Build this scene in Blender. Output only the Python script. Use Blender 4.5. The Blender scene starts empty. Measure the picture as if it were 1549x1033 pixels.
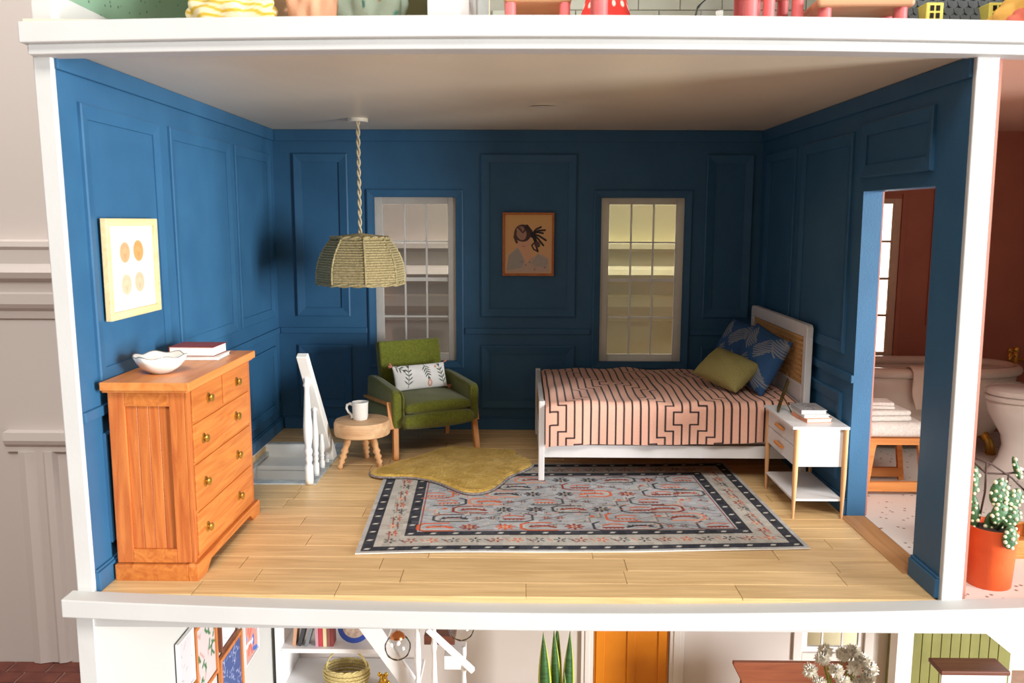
import bpy, math, random
import numpy as np
from mathutils import Matrix, Vector, Euler
random.seed(7); rng = np.random.RandomState(7)
sc = bpy.context.scene
COL = sc.collection
PI = math.pi
# ------------------------------------------------------------------ camera
def make_camera():
    p, y, r, f = 0.1414, 0.0098, 0.0035, 1287.6
    fw = Vector((0, math.cos(p), -math.sin(p))); up = Vector((0, math.sin(p), math.cos(p))); rt = Vector((1, 0, 0))
    R = Matrix.Rotation(y, 3, 'Z'); fw, up, rt = R @ fw, R @ up, R @ rt
    rt2 = rt * math.cos(r) + up * math.sin(r); up2 = up * math.cos(r) - rt * math.sin(r)
    cd = bpy.data.cameras.new('camera'); cam = bpy.data.objects.new('camera', cd); COL.objects.link(cam)
    m = Matrix((rt2, up2, -fw)).transposed().to_4x4(); m.translation = Vector((2.4472, -4.6202, 2.1255))
    cam.matrix_world = m
    cd.sensor_width = 36; cd.lens = f / 1549 * 36; cd.clip_end = 200
    cd.dof.use_dof = True; cd.dof.focus_distance = 7.3; cd.dof.aperture_fstop = 2.2
    sc.camera = cam
make_camera()
# ------------------------------------------------------------------ world, lights, exposure
sc.view_settings.view_transform = 'Standard'; sc.view_settings.look = 'None'
sc.view_settings.gamma = 1; sc.view_settings.use_curve_mapping = False
sc.view_settings.exposure = 0.34
w = bpy.data.worlds.new('world'); sc.world = w; w.use_nodes = True
bg = w.node_tree.nodes['Background']; bg.inputs[0].default_value = (1.0, 0.84, 0.66, 1); bg.inputs[1].default_value = 0.24
def area(name, loc, target, size, power, col=(1, 1, 1)):
    l = bpy.data.lights.new(name, 'AREA'); l.shape = 'RECTANGLE'; l.size, l.size_y = size; l.energy = power; l.color = col
    o = bpy.data.objects.new(name, l); COL.objects.link(o); o.location = loc
    o.rotation_euler = (Vector(target) - Vector(loc)).to_track_quat('-Z', 'Y').to_euler()
    return o
area('daylight_window', (19.2, -9.0, 1.2), (1.2, 2.2, 1.3), (5.0, 9.0), 7000, (0.97, 0.99, 1.0))
area('rear_wall_fill', (-4.5, 1.5, 6.5), (-2.0, 4.6, 0.0), (3, 3), 95, (1.0, 0.96, 0.93))  # added fill lamp that brightens the rear wall, not a window
area('daylight_front_above', (2.0, -14.0, 17.0), (2.5, 1.0, 0.6), (10.0, 7.0), 3000, (1.0, 0.96, 0.90))
area('rear_gap_fill', (2.4, 4.75, 8.5), (2.6, 5.2, 0.0), (7, 1.0), 800, (1.0, 0.96, 0.90))  # added unseen fill over the gap, lights the wall seen through the windows

# ------------------------------------------------------------------ helpers
def s2l(c):
    if isinstance(c, np.ndarray):
        c = c / 255.0
        return np.where(c <= 0.04045, c / 12.92, ((c + 0.055) / 1.055) ** 2.4)
    return tuple(float(x) for x in s2l(np.array(c[:3], float)))
MATS = {}
def mat(name, col, rough=0.6, col2=None, scale=(8, 8, 8), bump=0.0, bscale=60, metal=0.0, detail=4, kind='noise', vary=0.0, spec=0.5, dist=0.0, lo=.35, hi=.65, coat=0.0, sheen=0.0):
    if name in MATS: return MATS[name]
    m = bpy.data.materials.new(name); m.use_nodes = True; nt = m.node_tree; N = nt.nodes; L = nt.links
    b = N['Principled BSDF']; b.inputs['Roughness'].default_value = rough; b.inputs['Metallic'].default_value = metal
    b.inputs['Specular IOR Level'].default_value = spec; b.inputs['Coat Weight'].default_value = coat
    b.inputs['Sheen Weight'].default_value = sheen
    tc = N.new('ShaderNodeTexCoord'); mp = N.new('ShaderNodeMapping'); mp.inputs['Scale'].default_value = scale
    L.new(tc.outputs['Object'], mp.inputs[0])
    oi = N.new('ShaderNodeObjectInfo')
    if vary:
        ml = N.new('ShaderNodeMath'); ml.operation = 'MULTIPLY'; ml.inputs[1].default_value = 37.0; L.new(oi.outputs['Random'], ml.inputs[0])
        L.new(ml.outputs[0], mp.inputs['Location'])
    if kind == 'noise':
        t = N.new('ShaderNodeTexNoise'); t.inputs['Scale'].default_value = 1; t.inputs['Detail'].default_value = detail; t.inputs['Distortion'].default_value = dist
        out = t.outputs['Fac']
    elif kind == 'voronoi':
        t = N.new('ShaderNodeTexVoronoi'); t.inputs['Scale'].default_value = 1; out = t.outputs['Distance']
    L.new(mp.outputs[0], t.inputs['Vector'])
    rp = N.new('ShaderNodeValToRGB'); rp.color_ramp.elements[0].position = lo; rp.color_ramp.elements[1].position = hi
    rp.color_ramp.elements[0].color = (*s2l(col), 1); rp.color_ramp.elements[1].color = (*s2l(col2 or col), 1)
    L.new(out, rp.inputs[0]); c = rp.outputs[0]
    if vary:
        hs = N.new('ShaderNodeHueSaturation'); mr = N.new('ShaderNodeMapRange'); mr.inputs[3].default_value = 1 - vary; mr.inputs[4].default_value = 1 + vary
        L.new(oi.outputs['Random'], mr.inputs[0]); L.new(mr.outputs[0], hs.inputs['Value']); L.new(c, hs.inputs['Color']); c = hs.outputs[0]
    L.new(c, b.inputs['Base Color'])
    if bump:
        t2 = N.new('ShaderNodeTexNoise'); t2.inputs['Scale'].default_value = bscale; t2.inputs['Detail'].default_value = 3
        L.new(tc.outputs['Object'], t2.inputs['Vector'])
        bp = N.new('ShaderNodeBump'); bp.inputs['Strength'].default_value = bump; bp.inputs['Distance'].default_value = 0.01
        L.new(t2.outputs['Fac'], bp.inputs['Height']); L.new(bp.outputs[0], b.inputs['Normal'])
    MATS[name] = m; return m
def painted(name, rough=0.85, bump=0.3, bscale=150, spec=0.3, sheen=0.0):
    if name in MATS: return MATS[name]
    m = bpy.data.materials.new(name); m.use_nodes = True; N = m.node_tree.nodes; L = m.node_tree.links; b = N['Principled BSDF']
    b.inputs['Roughness'].default_value = rough; b.inputs['Specular IOR Level'].default_value = spec; b.inputs['Sheen Weight'].default_value = sheen
    a = N.new('ShaderNodeVertexColor'); a.layer_name = 'Col'; L.new(a.outputs[0], b.inputs['Base Color'])
    if bump:
        tc = N.new('ShaderNodeTexCoord'); t2 = N.new('ShaderNodeTexNoise'); t2.inputs['Scale'].default_value = bscale; t2.inputs['Detail'].default_value = 2
        L.new(tc.outputs['Object'], t2.inputs['Vector']); bp = N.new('ShaderNodeBump'); bp.inputs['Strength'].default_value = bump; bp.inputs['Distance'].default_value = 0.008
        L.new(t2.outputs['Fac'], bp.inputs['Height']); L.new(bp.outputs[0], b.inputs['Normal'])
    MATS[name] = m; return m
def woodmat(name, c1, c2, axis='x', rough=0.5, vary=0.06, s=1.0, dist=0.6):
    sc_ = {'x': (1.6 * s, 22 * s, 22 * s), 'y': (22 * s, 1.6 * s, 22 * s), 'z': (22 * s, 22 * s, 1.6 * s)}[axis]
    return mat(name, c1, rough, c2, sc_, bump=0.12, bscale=90, vary=vary, detail=5, dist=dist, lo=.3, hi=.7, spec=.35)
def glassmat(name, tint=(1, 1, 1), gloss=0.12, rough=0.03, ior=1.45):
    if name in MATS: return MATS[name]
    m = bpy.data.materials.new(name); m.use_nodes = True; N = m.node_tree.nodes; L = m.node_tree.links
    N.remove(N['Principled BSDF']); o = N['Material Output']
    t = N.new('ShaderNodeBsdfTransparent'); t.inputs[0].default_value = (*tint, 1)
    g = N.new('ShaderNodeBsdfGlossy'); g.inputs['Roughness'].default_value = rough
    f = N.new('ShaderNodeFresnel'); f.inputs['IOR'].default_value = ior
    ad = N.new('ShaderNodeMath'); ad.operation = 'ADD'; ad.inputs[1].default_value = gloss; L.new(f.outputs[0], ad.inputs[0])
    mx = N.new('ShaderNodeMixShader'); L.new(ad.outputs[0], mx.inputs[0]); L.new(t.outputs[0], mx.inputs[1]); L.new(g.outputs[0], mx.inputs[2])
    L.new(mx.outputs[0], o.inputs[0]); MATS[name] = m; return m
def emit(name, col, strength):
    m = bpy.data.materials.new(name); m.use_nodes = True; b = m.node_tree.nodes['Principled BSDF']
    b.inputs['Base Color'].default_value = (*s2l(col), 1); b.inputs['Emission Color'].default_value = (*s2l(col), 1); b.inputs['Emission Strength'].default_value = strength
    MATS[name] = m; return m

class MB:
    def __init__(s): s.v = []; s.f = []
    def add(s, vs, fs, M=None):
        n = len(s.v)
        s.v += [tuple(M @ Vector(v)) if M is not None else tuple(v) for v in vs]
        s.f += [tuple(i + n for i in f) for f in fs]; return s
    def box(s, x0, x1, y0, y1, z0, z1, M=None):
        vs = [(x0, y0, z0), (x1, y0, z0), (x1, y1, z0), (x0, y1, z0), (x0, y0, z1), (x1, y0, z1), (x1, y1, z1), (x0, y1, z1)]
        return s.add(vs, [(0, 3, 2, 1), (4, 5, 6, 7), (0, 1, 5, 4), (1, 2, 6, 5), (2, 3, 7, 6), (3, 0, 4, 7)], M)
    def prism(s, poly, a0, a1, plane='xy', M=None):
        n = len(poly)
        def P(u, v, a): return {'xy': (u, v, a), 'xz': (u, a, v), 'yz': (a, u, v)}[plane]
        vs = [P(u, v, a0) for u, v in poly] + [P(u, v, a1) for u, v in poly]
        fs = [tuple(range(n))[::-1], tuple(range(n, 2 * n))] + [(i, (i + 1) % n, (i + 1) % n + n, i + n) for i in range(n)]
        return s.add(vs, fs, M)
    def lathe(s, prof, n=24, M=None, cap=True, sx=1, sy=1):
        vs = []; fs = []
        for r, z in prof:
            for k in range(n):
                a = 2 * PI * k / n; vs.append((r * math.cos(a) * sx, r * math.sin(a) * sy, z))
        for j in range(len(prof) - 1):
            for k in range(n):
                k2 = (k + 1) % n; fs.append((j * n + k, j * n + k2, (j + 1) * n + k2, (j + 1) * n + k))
        if cap:
            fs.append(tuple(range(n))[::-1]); m = (len(prof) - 1) * n; fs.append(tuple(range(m, m + n)))
        return s.add(vs, fs, M)
    def tube(s, path, r, n=8, closed=False, flat=1.0):
        P = [Vector(p) for p in path]; m = len(P); R = r if hasattr(r, '__len__') else [r] * m
        vs = []; fs = []; nrm = None
        for i, p in enumerate(P):
            if closed: t = P[(i + 1) % m] - P[i - 1]
            else: t = P[min(i + 1, m - 1)] - P[max(i - 1, 0)]
            t.normalize()
            if nrm is None: nrm = t.orthogonal() if abs(t.z) > .7 else t.cross(Vector((0, 0, 1)))
            nrm = (nrm - t * nrm.dot(t)).normalized(); b = t.cross(nrm)
            for k in range(n):
                a = 2 * PI * k / n; vs.append(tuple(p + nrm * math.cos(a) * R[i] + b * math.sin(a) * R[i] * flat))
        for j in range(m if closed else m - 1):
            j2 = (j + 1) % m
            for k in range(n):
                k2 = (k + 1) % n; fs.append((j * n + k, j * n + k2, j2 * n + k2, j2 * n + k))
        if not closed: fs += [tuple(range(n))[::-1], tuple(range((m - 1) * n, m * n))]
        return s.add(vs, fs)
    def taper(s, p0, p1, r0, r1, n=12): return s.tube([p0, p1], [r0, r1], n)
    def bar(s, p0, p1, w, d, M=None):          # square bar between two points
        p0, p1 = Vector(p0), Vector(p1); t = (p1 - p0).normalized()
        a = t.cross(Vector((0, 1, 0))); a = (a if a.length > .05 else t.cross(Vector((1, 0, 0)))).normalized(); b = t.cross(a)
        vs = []
        for p in (p0, p1):
            for u, v in ((-1, -1), (1, -1), (1, 1), (-1, 1)): vs.append(p + a * u * w / 2 + b * v * d / 2)
        return s.add(vs, [(0, 1, 2, 3)[::-1], (4, 5, 6, 7), (0, 1, 5, 4), (1, 2, 6, 5), (2, 3, 7, 6), (3, 0, 4, 7)], M)
    def ball(s, c, r, n=12, sq=(1, 1, 1)):
        pr = [(max(1e-4, math.sin(PI * k / 8)), -math.cos(PI * k / 8)) for k in range(9)]
        M = Matrix.Translation(c) @ Matrix.Diagonal((r * sq[0], r * sq[1], r * sq[2], 1))
        return s.lathe(pr, n, M)
    def build(s, name, m, parent=None, bevel=0, smooth=False, sub=0, seg=2, cols=None, warp=False):
        me = bpy.data.meshes.new(name)
        vs = s.v
        if warp: vs = [shell_warp(v) for v in vs]
        me.from_pydata(vs, [], s.f); me.validate(); 
        bmfix(me)
        if cols is not None:
            at = me.color_attributes.new('Col', 'FLOAT_COLOR', 'POINT'); at.data.foreach_set('color', np.asarray(cols, np.float32).ravel())
        me.materials.append(m)
        o = bpy.data.objects.new(name, me); COL.objects.link(o)
        if parent: o.parent = parent
        if bevel:
            md = o.modifiers.new('bevel', 'BEVEL'); md.width = bevel; md.segments = seg; md.limit_method = 'ANGLE'; md.angle_limit = 0.6
        if sub:
            md = o.modifiers.new('sub', 'SUBSURF'); md.levels = sub; md.render_levels = sub
        if smooth:
            me.shade_smooth()
            if smooth != 'all': me.set_sharp_from_angle(angle=0.7)
        return o
import bmesh
def bmfix(me):
    bm = bmesh.new(); bm.from_mesh(me); bmesh.ops.recalc_face_normals(bm, faces=bm.faces); bm.to_mesh(me); bm.free()
def tag(o, label=None, cat=None, group=None, kind=None):
    if label: o['label'] = label
    if cat: o['category'] = cat
    if group: o['group'] = group
    if kind: o['kind'] = kind
    return o
def thing(name, label, cat, loc=(0, 0, 0), rz=0, group=None, M=None):
    o = bpy.data.objects.new(name, None); COL.objects.link(o); o.empty_display_size = .1
    if M is not None: o.matrix_world = M
    else: o.location = loc; o.rotation_euler = (0, 0, rz)
    return tag(o, label, cat, group)
def copy_tree(o, parent=None):
    c = o.copy(); COL.objects.link(c); c.parent = parent
    for ch in list(o.children): copy_tree(ch, c)
    return c
W, D, H = 4.82, 3.915, 3.0
def shell_warp(v):            # the old wooden house is a little out of square and its front boards bow
    x, y, z = v; k = max(0, min(1, 1 - y / D)); fx = x / W
    dx = -.034 * (z / H - .5) * k if -.2 < z < 3.2 else (-.017 * k if z > 3 else .017 * k)
    dz = -.036 * (min(max(fx, -.1), 1.15) - .5) * max(0, min(1, z / H)) * k
    return (x + dx, y, z + dz)
def struct(name, mb, m, label=None, parent=None, warp=True, **k):
    o = mb.build(name, m, parent, warp=warp, **k)
    if parent is None: o['kind'] = 'structure'
    if label: o['label'] = label
    return o
def frameM(c, n, up=(0, 0, 1)):     # local x right, y up, z = outward normal n
    n = Vector(n).normalized(); u = Vector(up); x = u.cross(n).normalized(); u = n.cross(x)
    M = Matrix((x, u, n)).transposed().to_4x4(); M.translation = Vector(c); return M

# painted cloth / prints: a little canvas that ends up as a colour attribute on a fine grid
class Canvas:
    def __init__(s, w, h, nx, ny, bgc):
        s.w, s.h, s.nx, s.ny = w, h, nx, ny
        s.X, s.Y = np.meshgrid(np.linspace(0, w, nx), np.linspace(0, h, ny))
        s.a = np.zeros((ny, nx, 3)); s.a[:] = bgc
    def _sub(s, x0, x1, y0, y1):
        i0 = max(0, int(x0 / s.w * (s.nx - 1)) - 1); i1 = min(s.nx, int(x1 / s.w * (s.nx - 1)) + 3)
        j0 = max(0, int(y0 / s.h * (s.ny - 1)) - 1); j1 = min(s.ny, int(y1 / s.h * (s.ny - 1)) + 3)
        return slice(j0, max(j0, j1)), slice(i0, max(i0, i1))
    def line(s, pts, wd, col, alpha=1.0):
        for (xa, ya), (xb, yb) in zip(pts[:-1], pts[1:]):
            r = wd
            J, I = s._sub(min(xa, xb) - r, max(xa, xb) + r, min(ya, yb) - r, max(ya, yb) + r)
            X, Y = s.X[J, I], s.Y[J, I]
            if X.size == 0: continue
            dx, dy = xb - xa, yb - ya; l2 = dx * dx + dy * dy + 1e-12
            t = np.clip(((X - xa) * dx + (Y - ya) * dy) / l2, 0, 1)
            d = np.hypot(X - xa - t * dx, Y - ya - t * dy)
            px = s.w / s.nx
            m = np.clip((wd / 2 - d) / px + .5, 0, 1)[..., None] * alpha
            s.a[J, I] = s.a[J, I] * (1 - m) + np.array(col) * m
    def rect(s, x0, x1, y0, y1, col):
        m = (s.X >= x0) & (s.X <= x1) & (s.Y >= y0) & (s.Y <= y1); s.a[m] = col
    def ell(s, cx, cy, rx, ry, col, rot=0, alpha=1.0, ring=None):
        R = max(rx, ry) * 1.1
        J, I = s._sub(cx - R, cx + R, cy - R, cy + R); X, Y = s.X[J, I] - cx, s.Y[J, I] - cy
        if X.size == 0: return
        c, q = math.cos(rot), math.sin(rot); U, V = (X * c + Y * q) / rx, (-X * q + Y * c) / ry
        d = np.hypot(U, V); m = np.clip((1 - d) * min(rx, ry) / (s.w / s.nx) + .5, 0, 1)
        if ring: m = m * np.clip((d - ring) * 20, 0, 1)
        m = m[..., None] * alpha; s.a[J, I] = s.a[J, I] * (1 - m) + np.array(col) * m
    def poly(s, pts, col, alpha=1.0):
        inside = np.zeros(s.X.shape, bool); n = len(pts)
        for i in range(n):
            x1, y1 = pts[i]; x2, y2 = pts[(i + 1) % n]
            if y1 == y2: continue
            c = ((s.Y >= min(y1, y2)) & (s.Y < max(y1, y2)) & (s.X < (x2 - x1) * (s.Y - y1) / (y2 - y1) + x1)); inside ^= c
        s.a[inside] = s.a[inside] * (1 - alpha) + np.array(col) * alpha
    def noise(s, amt):
        s.a += rng.normal(0, amt, s.a.shape[:2])[..., None]
    def cols(s):
        c = s2l(np.clip(s.a, 0, 255)).reshape(-1, 3); return np.concatenate([c, np.ones((len(c), 1))], 1)
def grid_faces(nx, ny):
    i = np.arange(nx - 1)[None, :] + nx * np.arange(ny - 1)[:, None]
    return np.stack([i, i + 1, i + nx + 1, i + nx], -1).reshape(-1, 4)
def grid_obj(name, cv, pos, m, parent=None, skirt=None, skirt_col=None, smooth=True):
    """pos: (ny,nx,3) array. skirt: offset vector that gives the sheet its thickness."""
    nx, ny = cv.nx, cv.ny
    v = pos.reshape(-1, 3); f = grid_faces(nx, ny); c = cv.cols()
    if skirt is not None:
        ring = np.concatenate([np.arange(nx), nx * np.arange(1, ny) + nx - 1, (ny - 1) * nx + np.arange(nx - 2, -1, -1), nx * np.arange(ny - 2, 0, -1)])
        n0 = len(v); top = v[ring]; low = top + np.array(skirt)
        sc_ = np.tile(np.array([*s2l(skirt_col), 1.0]), (len(ring), 1)) if skirt_col else c[ring]
        v = np.concatenate([v, top, low]); c = np.concatenate([c, sc_, sc_]); m_ = len(ring)
        i = np.arange(m_); j = (i + 1) % m_
        f2 = np.stack([n0 + j, n0 + i, n0 + m_ + i, n0 + m_ + j], -1)
        f = f.tolist() + f2.tolist() + [list(range(n0 + 2 * m_ - 1, n0 + m_ - 1, -1))]
    else: f = f.tolist()
    me = bpy.data.meshes.new(name); me.from_pydata(v.tolist(), [], f)
    at = me.color_attributes.new('Col', 'FLOAT_COLOR', 'POINT'); at.data.foreach_set('color', c.astype(np.float32).ravel())
    me.materials.append(m); o = bpy.data.objects.new(name, me); COL.objects.link(o)
    if parent: o.parent = parent
    if smooth: me.shade_smooth(); me.set_sharp_from_angle(angle=1.0)
    return o
def flat_print(name, cv, parent, z=0.0, m=None):   # canvas centred in local xy, facing +z
    pos = np.stack([cv.X - cv.w / 2, cv.Y - cv.h / 2, np.full(cv.X.shape, z)], -1)
    return grid_obj(name, cv, pos, m or painted('print_paper', .6, 0), parent, smooth=False)
def pillow_mesh(name, cv, t, m, parent=None, pinch=.07, puff=.45, back=None, wrinkle=.006):
    nx, ny = cv.nx, cv.ny
    U = cv.X / cv.w * 2 - 1; V = cv.Y / cv.h * 2 - 1
    x = cv.w / 2 * U * (1 - pinch * (1 - V * V)); y = cv.h / 2 * V * (1 - pinch * (1 - U * U))
    z = t / 2 * np.clip((1 - U ** 2) * (1 - V ** 2), 0, 1) ** puff
    wr = wrinkle * (np.sin(7 * U + 3 * V) * np.sin(5 * V - 2 * U)) * np.clip((1 - U ** 2) * (1 - V ** 2), 0, 1) ** .5
    a = np.stack([x, y, z + wr], -1).reshape(-1, 3); b = np.stack([x, y, -z], -1).reshape(-1, 3)
    f = grid_faces(nx, ny); n = len(a); c = cv.cols()
    f2 = f[:, ::-1] + n
    v = np.concatenate([a, b]); cc = np.concatenate([c, c if back is None else np.tile(np.array([*s2l(back), 1]), (n, 1))])
    me = bpy.data.meshes.new(name); me.from_pydata(v.tolist(), [], f.tolist() + f2.tolist())
    at = me.color_attributes.new('Col', 'FLOAT_COLOR', 'POINT'); at.data.foreach_set('color', cc.astype(np.float32).ravel())
    bm = bmesh.new(); bm.from_mesh(me); bmesh.ops.remove_doubles(bm, verts=bm.verts, dist=1e-5); bm.to_mesh(me); bm.free()
    me.materials.append(m); o = bpy.data.objects.new(name, me); COL.objects.link(o); me.shade_smooth()
    if parent: o.parent = parent
    return o

# ------------------------------------------------------------------ materials
BLUE = mat('blue_wall_paint', (45, 91, 127), .5, (49, 97, 133), (3, 3, 3), bump=.12, bscale=120, spec=.4)
WHITE = mat('white_frame_paint', (204, 204, 202), .55, (199, 199, 197), (2, 2, 2), bump=.06, bscale=50)
WHITEF = mat('white_furniture_paint', (232, 230, 230), .4, (226, 224, 224), (4, 4, 4), bump=.05)
LIN = mat('white_stair_paint', (244, 244, 240), .5, (238, 238, 234), (6, 6, 6), bump=.1, bscale=40)
GREYT = mat('grey_border_paint', (192, 198, 198), .6, (168, 174, 174), (14, 14, 14), bump=.2)
CEIL = mat('ceiling_paint', (232, 218, 194), .35, (236, 224, 200), (1.2, 1.2, 1.2), bump=.05, bscale=20, spec=.5)
FLOORW = woodmat('birch_floor', (228, 194, 142), (200, 164, 114), 'x', .42, .07, .8, 1.2)
PINE = woodmat('honey_pine', (204, 122, 62), (168, 86, 42), 'z', .38, .04, .9, 1.5)
PINEY = woodmat('honey_pine_drawer', (206, 128, 62), (176, 96, 44), 'y', .38, .05, .9, 1.5)
BRASS = mat('brass', (214, 172, 84), .36, (196, 150, 66), (30, 30, 30), metal=.85)
OAK = woodmat('pale_oak', (226, 178, 128), (204, 150, 100), 'z', .5, .05, 1.2)
MAPLE = woodmat('stool_maple', (232, 194, 150), (206, 160, 118), 'x', .55, .03, 1.0)
OAKX = woodmat('bench_oak', (222, 150, 84), (198, 124, 60), 'x', .5, .05, 1.0)
GREEN = mat('green_felt', (112, 116, 40), .95, (94, 100, 32), (60, 60, 60), bump=.5, bscale=220, sheen=.3, spec=.15)
TERRA = mat('terracotta_wall_paint', (168, 104, 86), .6, (174, 110, 90), (3, 3, 3), bump=.1, bscale=90)
TERRAD = mat('bath_ceiling_paint', (214, 176, 156), .6)
CREAMW = mat('cream_lower_wall', (226, 222, 214), .7, (218, 212, 204), (1, 1, 1))
ROPE = mat('seagrass_rope', (206, 190, 142), .85, (150, 134, 92), (60, 60, 60), bump=.6, bscale=120, lo=.3, hi=.75)
PAPER = mat('book_paper', (240, 238, 232), .8, (220, 216, 208), (4, 4, 300))
CERAM = mat('white_ceramic', (240, 238, 232), .15, (236, 234, 228), (5, 5, 5), coat=.4)
BLACKM = mat('dark_metal', (40, 34, 30), .4, metal=.6)

def plastic(name, col):
    m = mat(name, col, .4, tuple(max(0, c - 14) for c in col), (9, 9, 9)); N = m.node_tree.nodes; L = m.node_tree.links
    tr = N.new('ShaderNodeBsdfTranslucent'); tr.inputs[0].default_value = (*s2l(col), 1); mx = N.new('ShaderNodeMixShader'); mx.inputs[0].default_value = .45
    L.new(N['Principled BSDF'].outputs[0], mx.inputs[1]); L.new(tr.outputs[0], mx.inputs[2]); L.new(mx.outputs[0], N['Material Output'].inputs[0]); return m
PLAS = plastic('white_window_plastic', (236, 234, 230))
# ------------------------------------------------------------------ setting: bedroom shell
T = 0.15
floor = struct('floor', MB().box(-.08, .02, -.02, D + .02, -.12, -.012).box(.70, W + .0, -.02, D + .02, -.12, -.012).box(.02, .70, -.02, 2.06, -.12, -.012).box(.02, .70, 3.3, D + .02, -.12, -.012), FLOORW, 'pale birch plank floor of the blue bedroom')
nrow = 21; rw = (D + .02) / nrow
for r in range(nrow):
    y0 = -.02 + r * rw; y1 = y0 + rw
    x = .005
    if 11 <= r <= 17: x = .76
    first = True
    while x < W - .02:
        L_ = random.uniform(.75, 1.7)
        if first: L_ = random.uniform(.4, 1.5); first = False
        x1 = min(x + L_, W - .004)
        if W - x1 < .3: x1 = W - .004
        dz = random.uniform(0, .0015)
        mb = MB().box(-(x1 - x) / 2 + .0015, (x1 - x) / 2 - .0015, -rw / 2 + .0015, rw / 2 - .0015, -.014, 0)
        o = mb.build('plank', FLOORW, floor, bevel=.002, seg=1); o.location = ((x + x1) / 2, (y0 + y1) / 2, dz)
        x = x1
ceil = struct('ceiling', MB().box(-.09, W + .1, -.1, D + .1, H, H + .12), CEIL, 'grey beige painted ceiling of the blue bedroom')
# faint pale oval mark on the ceiling
mk = struct('oval_mark', MB().lathe([(.1, 0), (.1, .003)], 24, Matrix.Diagonal((1, .45, 1, 1))), mat('ceiling_mark', (236, 228, 212), .3, (214, 204, 186), (60, 60, 60)), 'faint pale oval mark on the ceiling', parent=ceil, warp=False)
mk.location = (2.62, 2.2, H - .002)
# back wall with two window openings
WIN = [(.99, 1.80), (3.245, 4.07)]; WZ = (.71, 2.35)
bw = MB(); xs = [-.1, WIN[0][0], WIN[0][1], WIN[1][0], WIN[1][1], W]
for a, b in ((0, 1), (2, 3), (4, 5)): bw.box(xs[a], xs[b], D, D + .1, -.1, H)
for a, b in ((1, 2), (3, 4)): bw.box(xs[a], xs[b], D, D + .1, -.1, WZ[0]); bw.box(xs[a], xs[b], D, D + .1, WZ[1], H)
wall_back = struct('wall_back', bw, BLUE, 'dark blue panelled back wall of the bedroom')
wall_left = struct('wall_left', MB().box(-.085, 0, 0, D, -.1, H), BLUE, 'blue panelled left wall of the bedroom')
DY0, DY1, DZ = .335, 1.37, 2.34
JX = .135
wall_right = struct('wall_right', MB().box(W, W + JX, 0.0, DY0, -.02, H).box(W, W + JX, DY1, D + .1, -.02, H).box(W, W + JX, DY0, DY1, DZ, H), BLUE, 'blue panelled right wall with the doorway to the bathroom')
# raised moulding frames; each frame is one mitred moulding
def strip_frame(wall, a0, a1, z0, z1, plane, w=.085, t=.024, name='panel_moulding'):
    mb = MB()
    def q(u, z, d):      # u along wall, z up, d out of the wall
        return {'back': (u, D - d, z), 'left': (d, u, z), 'right': (W - d, u, z)}[plane]
    def loop(u0, u1, v0, v1, d): return [q(u0, v0, d), q(u1, v0, d), q(u1, v1, d), q(u0, v1, d)]
    R = [loop(a0, a1, z0, z1, -.002), loop(a0, a1, z0, z1, t * .75), loop(a0 + .012, a1 - .012, z0 + .012, z1 - .012, t), loop(a0 + w - .016, a1 - w + .016, z0 + w - .016, z1 - w + .016, t * .6), loop(a0 + w, a1 - w, z0 + w, z1 - w, t * .5), loop(a0 + w, a1 - w, z0 + w, z1 - w, -.002)]
    vs = [v for l in R for v in l]; fs = []
    for j in range(len(R) - 1):
        for k in range(4): fs.append((j * 4 + k, j * 4 + (k + 1) % 4, (j + 1) * 4 + (k + 1) % 4, (j + 1) * 4 + k))
    mb.add(vs, fs)
    return struct(name, mb, BLUE, parent=wall)
for a0, a1, in ((.20, 1.23), (1.40, 2.62), (2.74, 3.75)):
    strip_frame(wall_left, a0, a1, 1.17, 2.75, 'left'); strip_frame(wall_left, a0, a1, .22, .88, 'left')
for a0, a1 in ((.195, .735), (2.05, 3.0), (4.27, 4.735)):
    strip_frame(wall_back, a0, a1, 1.16, 2.77, 'back'); strip_frame(wall_back, a0, a1, .22, .87, 'back')
for a0, a1 in ((2.83, 3.71), (1.56, 2.66)):
    strip_frame(wall_right, a0, a1, 1.17, 2.76, 'right'); strip_frame(wall_right, a0, a1, .22, .88, 'right')
strip_frame(wall_right, .37, 1.42, 2.43, 2.80, 'right')
# chair rails, crown and base boards
def rail(wall, a0, a1, z0, z1, plane, t, name):
    def B(d0, d1, za, zb):
        return {'back': (a0, a1, D - d1, D - d0, za, zb), 'left': (d0, d1, a0, a1, za, zb), 'right': (W - d1, W - d0, a0, a1, za, zb)}[plane]
    mb = MB().box(*B(-.003, t, z0, z1)); h = z1 - z0
    return mb, B
def addrail(wall, a0, a1, z0, z1, plane, t, name):
    mb, B = rail(wall, a0, a1, z0, z1, plane, t, name); return struct(name, mb, BLUE, parent=wall, bevel=.006)
for p, wl, segs in (('left', wall_left, [(0.0, D - .02)]), ('back', wall_back, [(.02, .90), (1.89, 3.15), (4.16, W - .02)]), ('right', wall_right, [(1.37, D - .02)])):
    for a, b in segs:
        addrail(wl, a, b, .985, 1.045, p, .02, 'chair_rail')
for p, wl, (a, b) in (('left', wall_left, (0.0, D)), ('back', wall_back, (.02, W - .02)), ('right', wall_right, (0.0, D))):
    addrail(wl, a, b, 2.89, 2.9995, p, .02, 'frieze_board')
def baseb(name, p, a, b):
    mb, B = rail(None, a, b, 0, .115, p, .026, name)
    mb.box(*B(0, .016, .115, .13)); return struct(name, mb, BLUE, 'blue baseboard', bevel=.005)
baseb('baseboard_left', 'left', 0.0, D - .03); baseb('baseboard_back', 'back', .03, W - .03)
baseb('baseboard_right', 'right', DY1 + .01, D - .03); baseb('baseboard_right.001', 'right', 0.0, DY0)
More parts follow.
